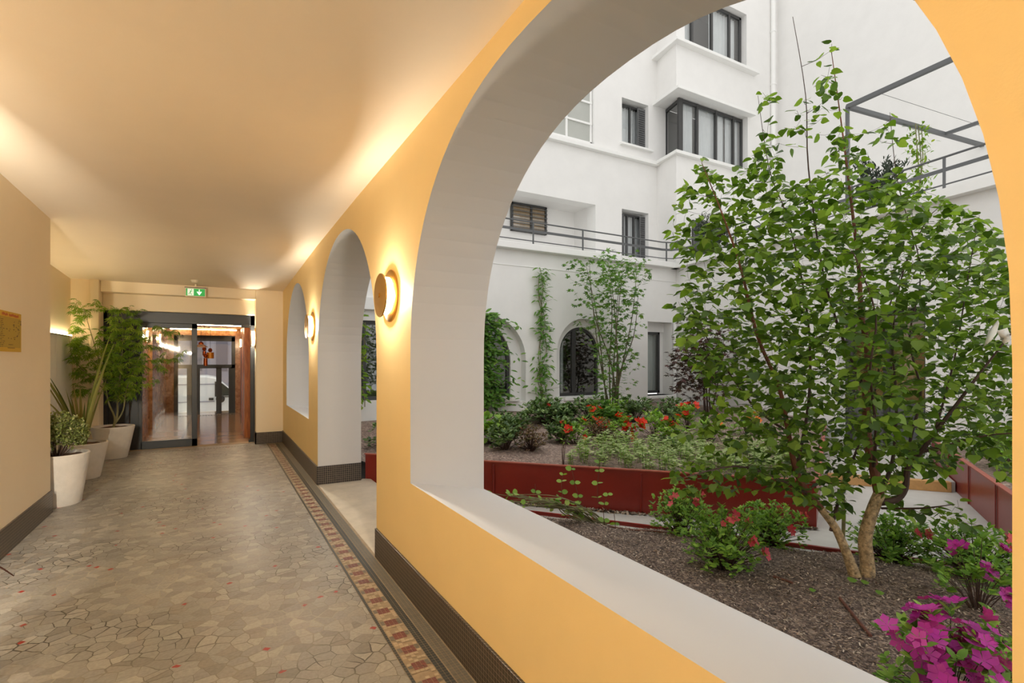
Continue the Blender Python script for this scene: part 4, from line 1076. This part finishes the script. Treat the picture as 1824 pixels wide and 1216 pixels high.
# ------------------------------------------------------------------ shrubs
def shrub(name, label, cat, loc, rx, h, n, kind, size, m, flowers=None, group=None, per=6, stemm='barkdark', up=.6, shell=.55, ry=None):
    t = thing(name, label, cat, loc, 0, group); ry = ry or rx
    base = [(Vector((0, 0, -.03)), .006), (Vector((0, 0, .05)), .005)]
    st, P, D, Nn, S_ = [], [], [], [], []; tops = []
    for i in range(n):
        a = rng.uniform(0, 2 * PI); u = rng.random() ** shell; ph = math.acos(rng.uniform(-.75, 1))
        c = Vector((rx * u * math.sin(ph) * math.cos(a), ry * u * math.sin(ph) * math.sin(a), h * .45 + h * .52 * u * math.cos(ph)))
        c.z = max(c.z, .04); k = 3
        if i % 2 == 0 or n < 40: st.append(([Vector((c.x * .1, c.y * .1, -.02)), Vector((c.x * .45, c.y * .45, c.z * .5)), c], [.004, .003, .0015]))
        out = Vector((c.x, c.y, (c.z - h * .3))).normalized()
        for j in range(per):
            aa = rng.uniform(0, 2 * PI); s_ = Vector((math.cos(aa), math.sin(aa), 0))
            d = (s_ + out * .5 + Vector((0, 0, up * rng.random()))).normalized()
            P.append(tuple(c + Vector((0, 0, rng.uniform(-.3, .3) * size)))); D.append(tuple(d)); Nn.append((rng.gauss(0, .3) + out.x * .4, rng.gauss(0, .3) + out.y * .4, 1)); S_.append(size * rng.uniform(.6, 1.15))
        tops.append((c, out))
    tube_set('stems', st, M[stemm], t, 4)
    leaves('foliage', kind, P, D, Nn, S_, M[m], t)
    if flowers:
        fm, fn, fs = flowers; P, D, Nn, S_ = [], [], [], []
        cand = sorted(tops, key=lambda q: -(q[0].z / h + rng.random() * .9 - q[1].y * .5))[:max(1, fn // 3)]
        for c, out in cand:
            for j in range(3):
                q = c + out * size * .5 + Vector([rng.gauss(0, fs * .5) for _ in range(3)]); a = rnd_dirs(1)[0]
                nrm = np.array(tuple(out)) + a * .5; P.append(tuple(q)); Nn.append(nrm); D.append(np.cross(nrm, a) + 1e-3); S_.append(fs * rng.uniform(.75, 1.15))
        leaves('blossoms', 'petal', P, D, Nn, S_, M[fm], t)
    return t
def gp(px, py):       # ground point of the near bed under a pixel
    p = onz(px, py, -.11)
    return (p.x, p.y, near_z(p.x, p.y) - .01)
AZ = [((1212, 962), .24, .42, 90, 'azalea bush behind the front one, left of the tree beside red edging', 9),
      ((1288, 1038), .25, .42, 110, 'round azalea bush with coral flowers, nearest below the tree at left', 18),
      ((1368, 978), .27, .36, 100, 'spreading azalea bush with pink flowers beside the path, left of the trunk', 9),
      ((1590, 1002), .28, .36, 110, 'azalea bush with pink flowers close behind the tree trunk', 12),
      ((1738, 1040), .30, .36, 120, 'wide azalea bush right of the trunk with few pink flowers', 6)]
for (pp, rx, h, n, lb, fn) in AZ:
    shrub('azalea_bush', lb, 'shrub', gp(*pp), rx * 1.12, h * 1.08, int(n * 3), 'oval', .044, 'aleaf', ('pink', fn, .034), 'green azalea bushes round the tree', 7)
p = gp(1735, 1125); shrub('azalea_bush', 'loose magenta azalea beside the right edge of the arch', 'shrub', (p[0] + .05, p[1], p[2]), .24, .44, 60, 'oval', .06, 'aleaf', ('magenta', 30, .038), 'magenta azaleas', 5)
shrub('azalea_bush', 'magenta azalea in full flower at the bottom right over the sill', 'shrub', (2.62, .98, near_z(2.62, .98)), .27, .46, 110, 'oval', .06, 'aleaf', ('magenta', 120, .042), 'magenta azaleas', 6)
shrub('azalea_bush', 'small magenta azalea tucked in the far bottom right corner', 'shrub', (3.2, .95, near_z(3.2, .95)), .2, .33, 50, 'oval', .055, 'aleaf', ('magenta', 24, .036), 'magenta azaleas', 5)

def bp(px, py):
    p = onz(px, py, .25)
    for _ in range(3): p = onz(px, py, back_z(p.x, p.y))
    return (p.x, p.y, back_z(p.x, p.y) - .01)
BS = [  # px, py, rx, h, n, leaf kind, size, mat, flowers, name, label
 ((975, 752), .62, .50, 90, 'oval', .13, 'dleaf', ('scarlet', 3, .04), 'rhododendron', 'dark broad rhododendron with red buds below the wall creeper'),
 ((905, 762), .45, .36, 60, 'oval', .11, 'dleaf', None, 'rhododendron', 'low dark rhododendron at the left below the leafy climber'),
 ((1005, 755), .38, .42, 50, 'oval', .11, 'dleaf', None, 'rhododendron', 'small dark rhododendron under the arched window sill'),
 ((1050, 752), .40, .62, 60, 'oval', .10, 'dleaf', ('scarlet', 4, .04), 'rhododendron', 'upright rhododendron with red buds in front of the arched window'),
 ((1130, 752), .45, .58, 70, 'oval', .10, 'dleaf', None, 'rhododendron', 'dark rhododendron right of the slender maple stems'),
 ((1195, 752), .42, .52, 60, 'oval', .10, 'dleaf', None, 'rhododendron', 'dark glossy shrub below the narrow corner window'),
 ((900, 800), .30, .48, 45, 'oval', .10, 'dleaf', None, 'rhododendron', 'small upright rhododendron in front at the left of the back bed'),
 ((945, 802), .30, .42, 90, 'oval', .045, 'bronze', None, 'bronze_shrub', 'bronze fine-leaved round shrub on the pale mulch'),
 ((1000, 788), .30, .44, 50, 'oval', .10, 'dleaf', ('scarlet', 2, .04), 'rhododendron', 'dark shrub with red bud right of the bronze shrub'),
 ((1072, 785), .32, .42, 90, 'oval', .045, 'bronze', None, 'bronze_shrub', 'bronze round shrub below the red azalea flowers'),
 ((1025, 790), .30, .42, 28, 'oval', .12, 'lime', ('scarlet', 9, .05), 'azalea_plant', 'lime-leaved azalea with red flowers left of bronze shrub pair'),
 ((1058, 775), .26, .48, 24, 'oval', .11, 'lime', ('scarlet', 21, .055), 'azalea_plant', 'azalea with bright scarlet flower head at the middle of the back bed'),
 ((1115, 782), .34, .46, 30, 'oval', .11, 'lime', ('scarlet', 27, .055), 'azalea_plant', 'azalea with the widest cluster of scarlet flowers'),
 ((1165, 775), .24, .50, 24, 'oval', .11, 'lime', None, 'azalea_plant', 'upright lime-green azalea without flowers'),
 ((1195, 785), .28, .44, 26, 'oval', .11, 'lime', ('scarlet', 12, .05), 'azalea_plant', 'azalea with red flowers left of the big tree crown'),
 ((1225, 765), .26, .48, 26, 'oval', .11, 'lime', ('scarlet', 12, .05), 'azalea_plant', 'azalea with red flowers below the purple maple'),
 ((1262, 780), .28, .42, 26, 'oval', .11, 'lime', ('orangef', 9, .05), 'azalea_plant', 'azalea with orange flowers behind the tree leaves'),
 ((1330, 775), .28, .42, 26, 'oval', .11, 'lime', ('orangef', 9, .05), 'azalea_plant', 'azalea with orange flowers farthest right in the back bed'),
 ((1100, 752), .40, .50, 60, 'oval', .09, 'lime', None, 'leafy_perennial', 'bright green leafy perennial at the foot of the slender maple'),
 ((1078, 760), .36, .56, 70, 'palm', .10, 'mleaf', None, 'leafy_perennial', 'dense green clump under the slender maple'),
 ((872, 790), .3, .55, 34, 'round', .13, 'lime', None, 'leafy_perennial', 'broad-leaved light green plant at the left edge of the back bed'),
 ((1205, 800), .26, .32, 30, 'oval', .07, 'dleaf', None, 'rhododendron', 'small dark shrub in front of the red azaleas'),
]
for (pp, rx, h, n, k, sz, m, fl, nm, lb) in BS:
    shrub(nm, lb, 'shrub' if nm != 'leafy_perennial' else 'plant', bp(*pp), rx * .8, h * .88, int(n * (2.2 if m in ('dleaf', 'bronze') else 1.5)), k, sz * .78, m, fl, None, 7)
shrub('rhododendron', 'dark green shrub seen through the doorway arch on the red planter', 'shrub', (2.15, 7.3, back_z(2.15, 7.3)), .34, .42, 70, 'oval', .09, 'dleaf', None, None, 6)
for (x, y, lb) in ((8.0, 2.45, 'leafy green shrub in the right bed behind the pink-red planter wall'), (7.3, 2.0, 'second green shrub in the right bed, nearer the arch edge'), (8.7, 2.7, 'low green shrub in the right bed against the wing wall')):
    shrub('garden_shrub', lb, 'shrub', (x, y, rz_(x, y)), .34, .42, 80, 'oval', .08, 'aleaf', None, None, 6)

# pale groundcover: one built, then copies
gt = thing('groundcover_plant', 'low pale green nettle-like groundcover plant in the back bed', 'plant', (0, 0, 0), 0, 'pale green groundcover plants behind the planter wall')
st, P, D, Nn, S_ = [], [], [], [], []
for i in range(6):
    a = rng.uniform(0, 2 * PI); r_ = rng.uniform(.02, .13); x, y = r_ * math.cos(a), r_ * math.sin(a); hh = rng.uniform(.12, .22)
    st.append(([Vector((x * .5, y * .5, -.02)), Vector((x, y, hh))], [.003, .002]))
    for lv in range(4):
        z = hh * (1 - lv * .2)
        for q in range(4 if lv < 2 else 2):
            aa = q * PI / 2 + lv * .8 + rng.gauss(0, .2); P.append((x, y, z)); D.append((math.cos(aa), math.sin(aa), rng.uniform(-.1, .3))); Nn.append((rng.gauss(0, .15), rng.gauss(0, .15), 1)); S_.append(rng.uniform(.045, .075))
tube_set('stems', st, M['aleaf'], gt, 4); leaves('foliage', 'oval', P, D, Nn, S_, M['pale'], gt)
cnt = 0; first = True
gpoly = [(1015, 828), (1080, 790), (1160, 800), (1240, 785), (1340, 800), (1450, 800), (1455, 858), (1300, 850), (1180, 845)]
tries = 0; placed = []
while cnt < 95 and tries < 5000:
    tries += 1; x, y = rng.uniform(1010, 1455), rng.uniform(785, 868)
    if not in_poly(x, y, gpoly): continue
    p = Vector(bp(x, y))
    lo = by(p.x)[0]
    if p.y < lo + .15 or any((p - q).length < .17 for q in placed): continue
    placed.append(p)
    if first: gt.location = p; first = False
    else:
        o = dup(gt, p, rng.uniform(0, 6.28)); s_ = rng.uniform(.75, 1.2); o.scale = (s_, s_, s_)
    cnt += 1
print('groundcover', cnt)
# small bare-stemmed plant and saplings in the back bed
for (px, py, hh, lb) in ((1003, 842, .55, 'thin bare-stemmed sapling by the planter edge at left'), (1160, 800, .5, 'thin sapling stem among the red azaleas'), (1098, 805, .42, 'thin bare sapling in the middle of the pale mulch')):
    q = bp(px, py); t = thing('sapling', lb, 'plant', q)
    sts = [([Vector((0, 0, -.02)), Vector((rng.gauss(0, .02), rng.gauss(0, .02), hh * .5)), Vector((rng.gauss(0, .06), rng.gauss(0, .05), hh * rng.uniform(.7, 1)))], [.004, .003, .0015]) for _ in range(4)]
    tube_set('stems', sts, M['barkdark'], t, 4)
    P_, D_, N__, S__ = twig_leaves(sts, .09, .06, .5, .1); leaves('foliage', 'oval', P_, D_, N__, S__, M['lime'], t)

# honeysuckle-like climber trailing from the sill
t = thing('climbing_plant', 'twining climber with upright shoots over the outer sill corner', 'climber', (0, 0, 0))
st = []
base = onz(1085, 965, -.1)
for i in range(26):
    a = atd(1085 + rng.gauss(0, 7), 965 + rng.gauss(0, 4), 5.0 + rng.gauss(0, .05)); a.z = max(a.z, -.2)
    m1 = atd(1030 + rng.gauss(0, 10), 912 + rng.gauss(0, 6), 4.75 + rng.gauss(0, .06)); m2 = atd(985 + rng.gauss(0, 12), 896 + rng.gauss(0, 5), 4.5 + rng.gauss(0, .06)); e = atd(920 + rng.gauss(0, 22), 888 + rng.gauss(0, 7), 4.2 + rng.gauss(0, .1))
    L_ = smooth_limb([a, m1, m2, e], [.006, .005, .004, .002]); st.append(([p for p, _ in L_], [r_ for _, r_ in L_]))
tube_set('tangled_stems', st, M['barkgrey'], t, 4)
sh = []
for (pts) in ([(955, 890), (953, 862)], [(1002, 888), (1000, 862), (1003, 845)], [(1033, 895), (1026, 868), (1018, 835)], [(1066, 900), (1064, 868), (1067, 838), (1068, 820)], [(1078, 945), (1075, 905), (1083, 880)], [(1098, 950), (1094, 915)], [(1010, 893), (1040, 900)]):
    L_ = smooth_limb([atd(x, y, 4.75) for x, y in pts], [.0028] * len(pts)); sh.append(([p for p, _ in L_], [r_ for _, r_ in L_]))
tube_set('shoots', sh, M['stick'], t, 5)
P_, D_, N__, S__ = [], [], [], []
for pts, _ in sh:
    for i in range(2, len(pts), 3):
        for sgn in (-1, 1):
            d = Vector((CT * sgn, -ST * sgn, rng.uniform(-.1, .45))); P_.append(tuple(pts[i])); D_.append(tuple(d)); N__.append((rng.gauss(0, .5) - ST * .4, rng.gauss(0, .5) - CT * .4, .8)); S__.append(rng.uniform(.035, .065))
for pts, _ in st:
    for i in range(0, len(pts), 4):
        P_.append(tuple(pts[i])); D_.append(tuple(rnd_dirs(1)[0])); N__.append((0, -.3, 1)); S__.append(rng.uniform(.03, .06))
leaves('foliage', 'round', P_, D_, N__, S__, M['lime'], t)

# slender multi-stem maple
def multistem(name, label, base, stems, tops, nt_, box_, kind, size, lm, bm, spacing=.09, frac=.6):
    t = thing(name, label, 'tree', (0, 0, 0)); limbs = []
    for (tx, ty, tz) in tops:
        b0 = Vector(base) + Vector((rng.gauss(0, .05), rng.gauss(0, .05), -.03)); e = Vector((tx, ty, tz))
        m1 = b0.lerp(e, .33) + Vector((rng.gauss(0, .05) - (e.x - b0.x) * .08, rng.gauss(0, .05), 0)); m2 = b0.lerp(e, .66) + Vector((rng.gauss(0, .06), rng.gauss(0, .06), 0))
        limbs.append(smooth_limb([b0, m1, m2, e], [.022, .016, .010, .003]))
    tw = grow(limbs, [box_() for _ in range(nt_)], .002, .2, .12, .007)
    tube_set('trunk', [([p for p, _ in L_], [r_ for _, r_ in L_]) for L_ in limbs], bm, t, 6)
    tube_set('twigs', tw, bm, t, 4)
    P_, D_, N__, S__ = twig_leaves(tw, spacing, size, frac, .3, .4); leaves('foliage', kind, P_, D_, N__, S__, lm, t); return t
bx, by0, bz = 7.55, 8.9, .3
def mbox():
    while True:
        z = rng.uniform(.6, 3.75); q = (z - .3) / 3.4; hw = .22 + .72 * q if rng.random() < .88 else .8
        if rng.random() > .25 + .9 * q: continue
        return Vector((bx + rng.uniform(-hw, hw) + .05, by0 + rng.uniform(-hw, hw) * .7, z))
multistem('maple_tree', 'slender multi-stemmed maple in front of the white facade', (bx, by0, bz), 0,
          [(bx + dx, by0 + dy, z) for dx, dy, z in ((-.7, 0, 3.5), (-.45, .2, 3.6), (-.2, -.2, 3.3), (0, .1, 3.6), (.25, -.1, 3.5), (.45, .2, 3.4), (.75, 0, 3.6), (-.3, .3, 2.8), (.5, -.3, 2.9))], 760, mbox, 'palm', .10, M['mleaf'], M['barkdk2'], .08, .8)
def pbox():
    a = rnd_dirs(1)[0] * nr.uniform(.3, 1) ; return Vector((9.1 + a[0] * .95, 7.75 + a[1] * .6, 1.45 + a[2] * 1.05))
multistem('purple_maple', 'dark purple-leaved maple half hidden behind the big tree', (9.2, 7.7, .3), 0,
          [(9.2 + dx, 7.7 + dy, z) for dx, dy, z in ((-.5, 0, 2.1), (0, .2, 2.3), (.4, -.1, 2.0), (.2, .2, 1.8), (-.3, -.2, 1.6))], 700, pbox, 'palm', .10, M['purple'], M['barkdark'], .055, .85)

# climbers on the facade
def wall_vine(label, x, z0, z1, w_, y, n, kind, size, m):
    t = thing('wall_creeper', label, 'climber', (0, 0, 0)); st = []
    for k in range(3):
        P0 = [Vector((x + rng.gauss(0, .03) + .06 * math.sin(z * 3 + k), y - .03, z)) for z in np.linspace(z0, z1 - .2 * k, 9)]
        L_ = smooth_limb(P0, [.008] * 9, 2); st.append(([p for p, _ in L_], [r_ for _, r_ in L_]))
    P_, D_, N__, S__ = [], [], [], []
    for i in range(n):
        z = rng.uniform(z0, z1); q = (z - z0) / (z1 - z0); ww = w_ * (1 - .45 * q) * (.6 + .4 * math.sin(z * 5) ** 2)
        xx = x + rng.gauss(0, ww * .5); P_.append((xx, y - rng.uniform(.02, .18), z)); a = rng.uniform(0, 2 * PI)
        D_.append((math.cos(a), -abs(math.sin(a)) * .7, -.25 + rng.gauss(0, .35))); N__.append((rng.gauss(0, .3), -.6, .8)); S__.append(size * rng.uniform(.6, 1.2))
        if i % 6 == 0: st.append(([Vector((x, y - .03, z - .08)), Vector(P_[-1])], [.003, .002]))
    tube_set('stems', st, M['barkgrey'], t, 4); leaves('foliage', kind, P_, D_, N__, S__, M[m], t); return t
wall_vine('slim light-green creeper climbing the bare white wall between windows', 6.28, .45, 3.5, .32, 9.8, 420, 'lance', .16, 'mleaf')
wall_vine('dense climber over the left arched window recess', 4.7, .5, 2.45, 1.05, 9.72, 1700, 'oval', .15, 'mleaf')
wall_vine('thin vine hanging beside the dark window seen through the doorway arch', 2.28, .6, 2.35, .18, 9.7, 110, 'oval', .12, 'feather')
# terrace plants
def needle_bush(label, loc, rx, h, n):
    t = thing('terrace_conifer', label, 'shrub', loc); st, P_, D_, N__, S__ = [], [], [], [], []
    for i in range(n):
        a = rng.uniform(0, 2 * PI); e = Vector((rx * rng.uniform(.2, 1) * math.cos(a), rx * rng.uniform(.2, 1) * math.sin(a), h * rng.uniform(.5, 1))); m_ = e * .5 + Vector((0, 0, .1 * h))
        L_ = smooth_limb([Vector((0, 0, 0)), m_, e], [.008, .005, .002], 4); pts = [p for p, _ in L_]; st.append((pts, [r_ for _, r_ in L_]))
        for p in pts[1:]:
            for q in range(7): P_.append(tuple(p + Vector([rng.gauss(0, .02) for _ in range(3)]))); D_.append(tuple(Vector((rng.gauss(0, .6), rng.gauss(0, .6), .9)))); N__.append(tuple(rnd_dirs(1)[0])); S__.append(rng.uniform(.06, .12))
    tube_set('stems', st, M['barkdark'], t, 4); leaves('foliage', 'lance', P_, D_, N__, S__, M['juniper'], t)
    MB().lathe([(.16, 0), (.22, .02), (.26, .3), (.24, .3), (.2, .25), (0, .25)], (0, 0, 0), 20).build('pot', M['anth'], t, True)
needle_bush('dark upright conifer on the wing terrace behind the railing', (10.75, 5.1, 3.98), .5, 1.25, 46)
needle_bush('dark bushy conifer on the corner of the terrace', (10.9, 9.0, 3.98), .5, 1.1, 40)
t = thing('terrace_climber', 'light green climber hanging from the pergola beam', 'climber'); st, P_, D_, N__, S__ = [], [], [], [], []
a, bq = Vector((11.1, 4.75, 4.1)), Vector((11.75, 4.85, 5.95))
for k in range(3):
    pts = [a.lerp(bq, s) + Vector((.25 * math.sin(s * 3 + k * .5), 0, 0)) for s in np.linspace(0, 1, 10)]; st.append((pts, [.008] * 10))
    for i in range(110):
        s = rng.random(); p = a.lerp(bq, s) + Vector((.25 * math.sin(s * 3 + k * .5) + rng.gauss(0, .12), rng.gauss(0, .08), 0)); P_.append(tuple(p)); D_.append(tuple(rnd_dirs(1)[0] + np.array([0, 0, -.4]))); N__.append((0, -.5, 1)); S__.append(rng.uniform(.08, .14))
tube_set('stems', st, M['barkgrey'], t, 4); leaves('foliage', 'oval', P_, D_, N__, S__, M['feather'], t)

# ------------------------------------------------------------------ potted plants
def pot(t, rt_, rb, h):
    po = MB().lathe([(rb * .96, 0), (rb, .01), (rb + (rt_ - rb) * .35, h * .35), (rb + (rt_ - rb) * .7, h * .7), (rt_, h - .008), (rt_ - .006, h), (rt_ - .02, h), (rt_ - .026, h - .05), (0, h - .045)], n=48).build('pot', M['pot'], t, True)
    V = [(0, 0, h - .03)]; k = 24
    for ring in (1, 2, 3):
        for i in range(k): a = 2 * PI * i / k; r_ = (rt_ - .03) * ring / 3; V.append((r_ * math.cos(a), r_ * math.sin(a), h - .035 + rng.uniform(-.006, .012)))
    F = [(0, 1 + i, 1 + (i + 1) % k) for i in range(k)]
    for ring in (0, 1):
        for i in range(k): a = 1 + ring * k + i; b_ = 1 + ring * k + (i + 1) % k; F.append((a, a + k, b_ + k, b_))
    link_mesh('soil', V, F, M['soil'], po)
t = shrub('potted_plant', 'round variegated bush in the white pot nearest the wall block', 'potted plant', (-1.40, 6.86, 0), .27, .1, 1, 'oval', .01, 'variegated')
for c in list(t.children): bpy.data.objects.remove(c)
pot(t, .265, .195, .515)
st, P_, D_, N__, S__ = [], [], [], [], []
for i in range(900):
    a = rng.uniform(0, 2 * PI); ph = math.acos(rng.uniform(-.55, 1)); u = rng.random() ** .3
    c = Vector((.25 * u * math.sin(ph) * math.cos(a), .25 * u * math.sin(ph) * math.sin(a), .70 + .23 * u * math.cos(ph)))
    if i % 30 == 0: st.append(([Vector((c.x * .15, c.y * .15, .46)), c], [.004, .0015]))
    for j in range(5): P_.append(tuple(c)); D_.append(tuple(rnd_dirs(1)[0] + np.array([0, 0, .3]))); N__.append((rng.gauss(0, .4), rng.gauss(0, .4), 1)); S__.append(rng.uniform(.022, .042))
tube_set('stems', st, M['barkdark'], t, 4); leaves('foliage', 'oval', P_, D_, N__, S__, M['variegated'], t)

def blades(t, z0, specs):
    V, F = [], []
    for (a, lean, L_, w_, bend) in specs:
        d = Vector((math.cos(a), math.sin(a), 0)); s_ = Vector((-math.sin(a), math.cos(a), 0)); n = len(V); K = 9
        base = d * .04 + Vector((0, 0, z0)); ang = lean; p = base.copy()
        for k in range(K + 1):
            q = k / K; ww = w_ * (1 - q ** 3) * (.7 + .6 * min(1, q * 3) * (1 - q * .4)) + .001
            dirv = d * math.sin(ang) + Vector((0, 0, math.cos(ang))); up = Vector((0, 0, 1)).cross(s_)
            nn = dirv.cross(s_).normalized() * ww * .35
            V += [tuple(p - s_ * ww / 2 + nn), tuple(p), tuple(p + s_ * ww / 2 + nn)]
            p = p + dirv * (L_ / K); ang += bend / K
        for k in range(K):
            for e in (0, 1): a_ = n + k * 3 + e; F.append((a_, a_ + 1, a_ + 4, a_ + 3))
    return link_mesh('leaf_blades', V, F, M['blade'], t, None, True)
t = thing('potted_plant', 'sword-leaved plant in the middle white pot', 'potted plant', (-1.44, 8.23, 0)); pot(t, .26, .18, .44)
sp = [(rng.uniform(0, 2 * PI), rng.uniform(.03, .18), rng.uniform(.5, .8), .032, rng.uniform(-.05, .15)) for _ in range(11)]
sp += [(PI + .7, .28, 1.25, .05, .35), (PI + .45, .30, .95, .045, .2), (PI + .6, .22, .95, .045, .25), (-.6, .20, 1.35, .05, .22), (-.4, .12, 1.45, .05, .2), (-.8, .26, 1.1, .045, .2), (.1, .18, .9, .05, .15), (PI - .2, .35, .8, .04, .5)]
blades(t, .40, sp)
# second sword-leaved plant, mostly beyond the left edge
t = thing('potted_plant', 'sword-leaved plant at left edge, one brown leaf tip showing above the floor', 'potted plant', (-1.11, 2.95, 0)); pot(t, .22, .16, .44)
blades(t, .40, [(rng.uniform(-1.2, .3), rng.uniform(.05, .2), rng.uniform(.5, .8), .04, .3) for _ in range(10)])
bl = smooth_limb([(0, 0, .42), (.08, .2, .52), (.17, .4, .50), (.232, .54, .38)], [.03, .04, .026, .002], 5); V, F = [], []
for q, w_ in bl: V += [tuple(q + Vector((-.92, .4, 0)) * w_ * .5), tuple(q - Vector((0, 0, .006))), tuple(q + Vector((.92, -.4, 0)) * w_ * .5)]
for k in range(len(bl) - 1):
    for e in (0, 1): F.append((k * 3 + e, k * 3 + e + 1, k * 3 + e + 4, k * 3 + e + 3))
link_mesh('drooping_blade', V, F, M['stick'], t, None, True)

# cut-leaved maple in a pot
t = thing('potted_maple', 'feathery cut-leaved maple in the white pot beside the black door', 'potted plant', (-1.34, 9.72, 0)); pot(t, .27, .178, .475)
limbs = []
def lp2(pts, rs): return smooth_limb([Vector(p) for p in pts], rs)
limbs.append(lp2([(0, 0, .43), (.02, 0, .6), (-.06, 0, .85), (-.10, -.02, 1.2), (-.2, 0, 1.6), (-.35, .05, 2.2)], [.018, .014, .011, .009, .006, .003]))
limbs.append(lp2([(0, 0, .45), (.05, 0, .62), (.06, -.03, .9), (.1, -.05, 1.3), (.12, 0, 1.8), (.1, 0, 2.2)], [.016, .013, .011, .009, .006, .003]))
limbs.append(lp2([(.02, 0, .5), (.12, .02, .7), (.16, 0, 1.0), (.3, -.1, 1.4), (.5, -.15, 1.85), (.62, -.2, 2.0)], [.012, .010, .008, .006, .004, .002]))
limbs.append(lp2([(-.08, 0, 1.0), (-.25, -.05, 1.2), (-.45, -.1, 1.5), (-.5, -.1, 1.9)], [.009, .007, .005, .002]))
tg = []
while len(tg) < 330:
    x, y, z = rng.uniform(-.22, .42), rng.uniform(-.35, .22), rng.uniform(.85, 2.25)
    if (x - .12) ** 2 / .11 + (y + .05) ** 2 / .1 + (z - 1.5) ** 2 / .62 < 1.0: tg.append(Vector((x, y, z)))
for (cx, cz, n_, sx, sz) in ((-.42, 2.05, 22, .10, .18), (-.40, 1.6, 40, .10, .16), (-.36, 1.3, 22, .12, .12), (-.46, 1.75, 22, .05, .1), (.55, 1.55, 18, .12, .25), (.6, 1.95, 6, .1, .08), (-.40, 1.0, 9, .1, .05), (0.05, 2.25, 14, .2, .06)):
    for _ in range(n_):
        x = max(-.42, rng.gauss(cx, sx)); tg.append(Vector((x, rng.gauss(-.05, .12), rng.gauss(cz, sz * .7))))
tw = grow(limbs, tg, .0015, .2, .07, .004)
tube_set('trunk', [([p for p, _ in L_], [r_ for _, r_ in L_]) for L_ in limbs], M['barkgrey'], t, 7)
tube_set('twigs', tw, M['barkgrey'], t, 4)
P_, D_, N__, S__ = twig_leaves(tw, .024, .085, .9, .7, .4); leaves('foliage', 'feather', P_, D_, N__, S__, M['feather'], t)

# ------------------------------------------------------------------ small things
def stick(nm, label, pts, r_, m='stick'):
    P = []
    for x, y in pts:
        q = onz(x, y, -.12); P.append(Vector((q.x, q.y, near_z(q.x, q.y) + r_ * .8)))
    L_ = smooth_limb(P, [r_] * len(P), 4); o = MB().tube([p for p, _ in L_], [q for _, q in L_], 8).build(nm, M[m], None, True)
    return tag(o, label, 'stick' if nm == 'wooden_stick' else 'hose')
stick('wooden_stick', 'short brown stick on the mulch left of the tree trunk', [(1378, 1057), (1395, 1064), (1412, 1071)], .008)
stick('wooden_stick', 'longer brown stick on the mulch in front of the trunk', [(1496, 1103), (1520, 1132), (1551, 1168)], .009)
stick('irrigation_hose', 'thin brown irrigation hose along the red edging', [(1085, 958), (1110, 953), (1140, 954), (1180, 964), (1260, 985)], .008)
for (x, y, s_, lb) in ((1512, 1068, .06, 'yellow-green fallen leaf nearest in front of the trunk'), (1536, 1070, .05, 'yellow-green fallen leaf right of the other at the trunk foot'), (1443, 1087, .04, 'tan fallen leaf between the two sticks'), (1562, 1090, .05, 'yellow fallen leaf right of the longer stick')):
    q = onz(x, y, -.11); z = near_z(q.x, q.y) + .02
    o = leaves('fallen_leaf', 'heart', [(q.x, q.y, z)], [(.6, -.3, .05)], [(0, -.3, 1)], [s_], M['lime'], None); tag(o, lb, 'leaf')
t = thing('cloth_tag', 'white cloth scraps caught in the tree by the right edge of the arch', 'cloth')
def sheet(pts):
    V = [tuple(atd(x, y, d_)) for x, y, d_ in pts]; o = link_mesh('cloth_piece', V, [(0, 1, 4, 5), (1, 2, 3, 4)], M['cloth'], t, None, True)
    s = o.modifiers.new('s', 'SOLIDIFY'); s.thickness = .003
sheet([(1777, 570, 2.9), (1760, 590, 2.95), (1753, 616, 2.9), (1765, 606, 2.85), (1774, 594, 2.88), (1779, 575, 2.9)])
sheet([(1776, 590, 2.8), (1784, 606, 2.85), (1788, 612, 2.8), (1800, 606, 2.78), (1798, 594, 2.82), (1795, 584, 2.8)])
o = MB().box(0, .08, 0, .02, 0, .06).build('teal_tag', M['teal']); o.location = atd(1688, 750, 4.2); tag(o, 'tiny teal plastic tag among the branches at right', 'tag')
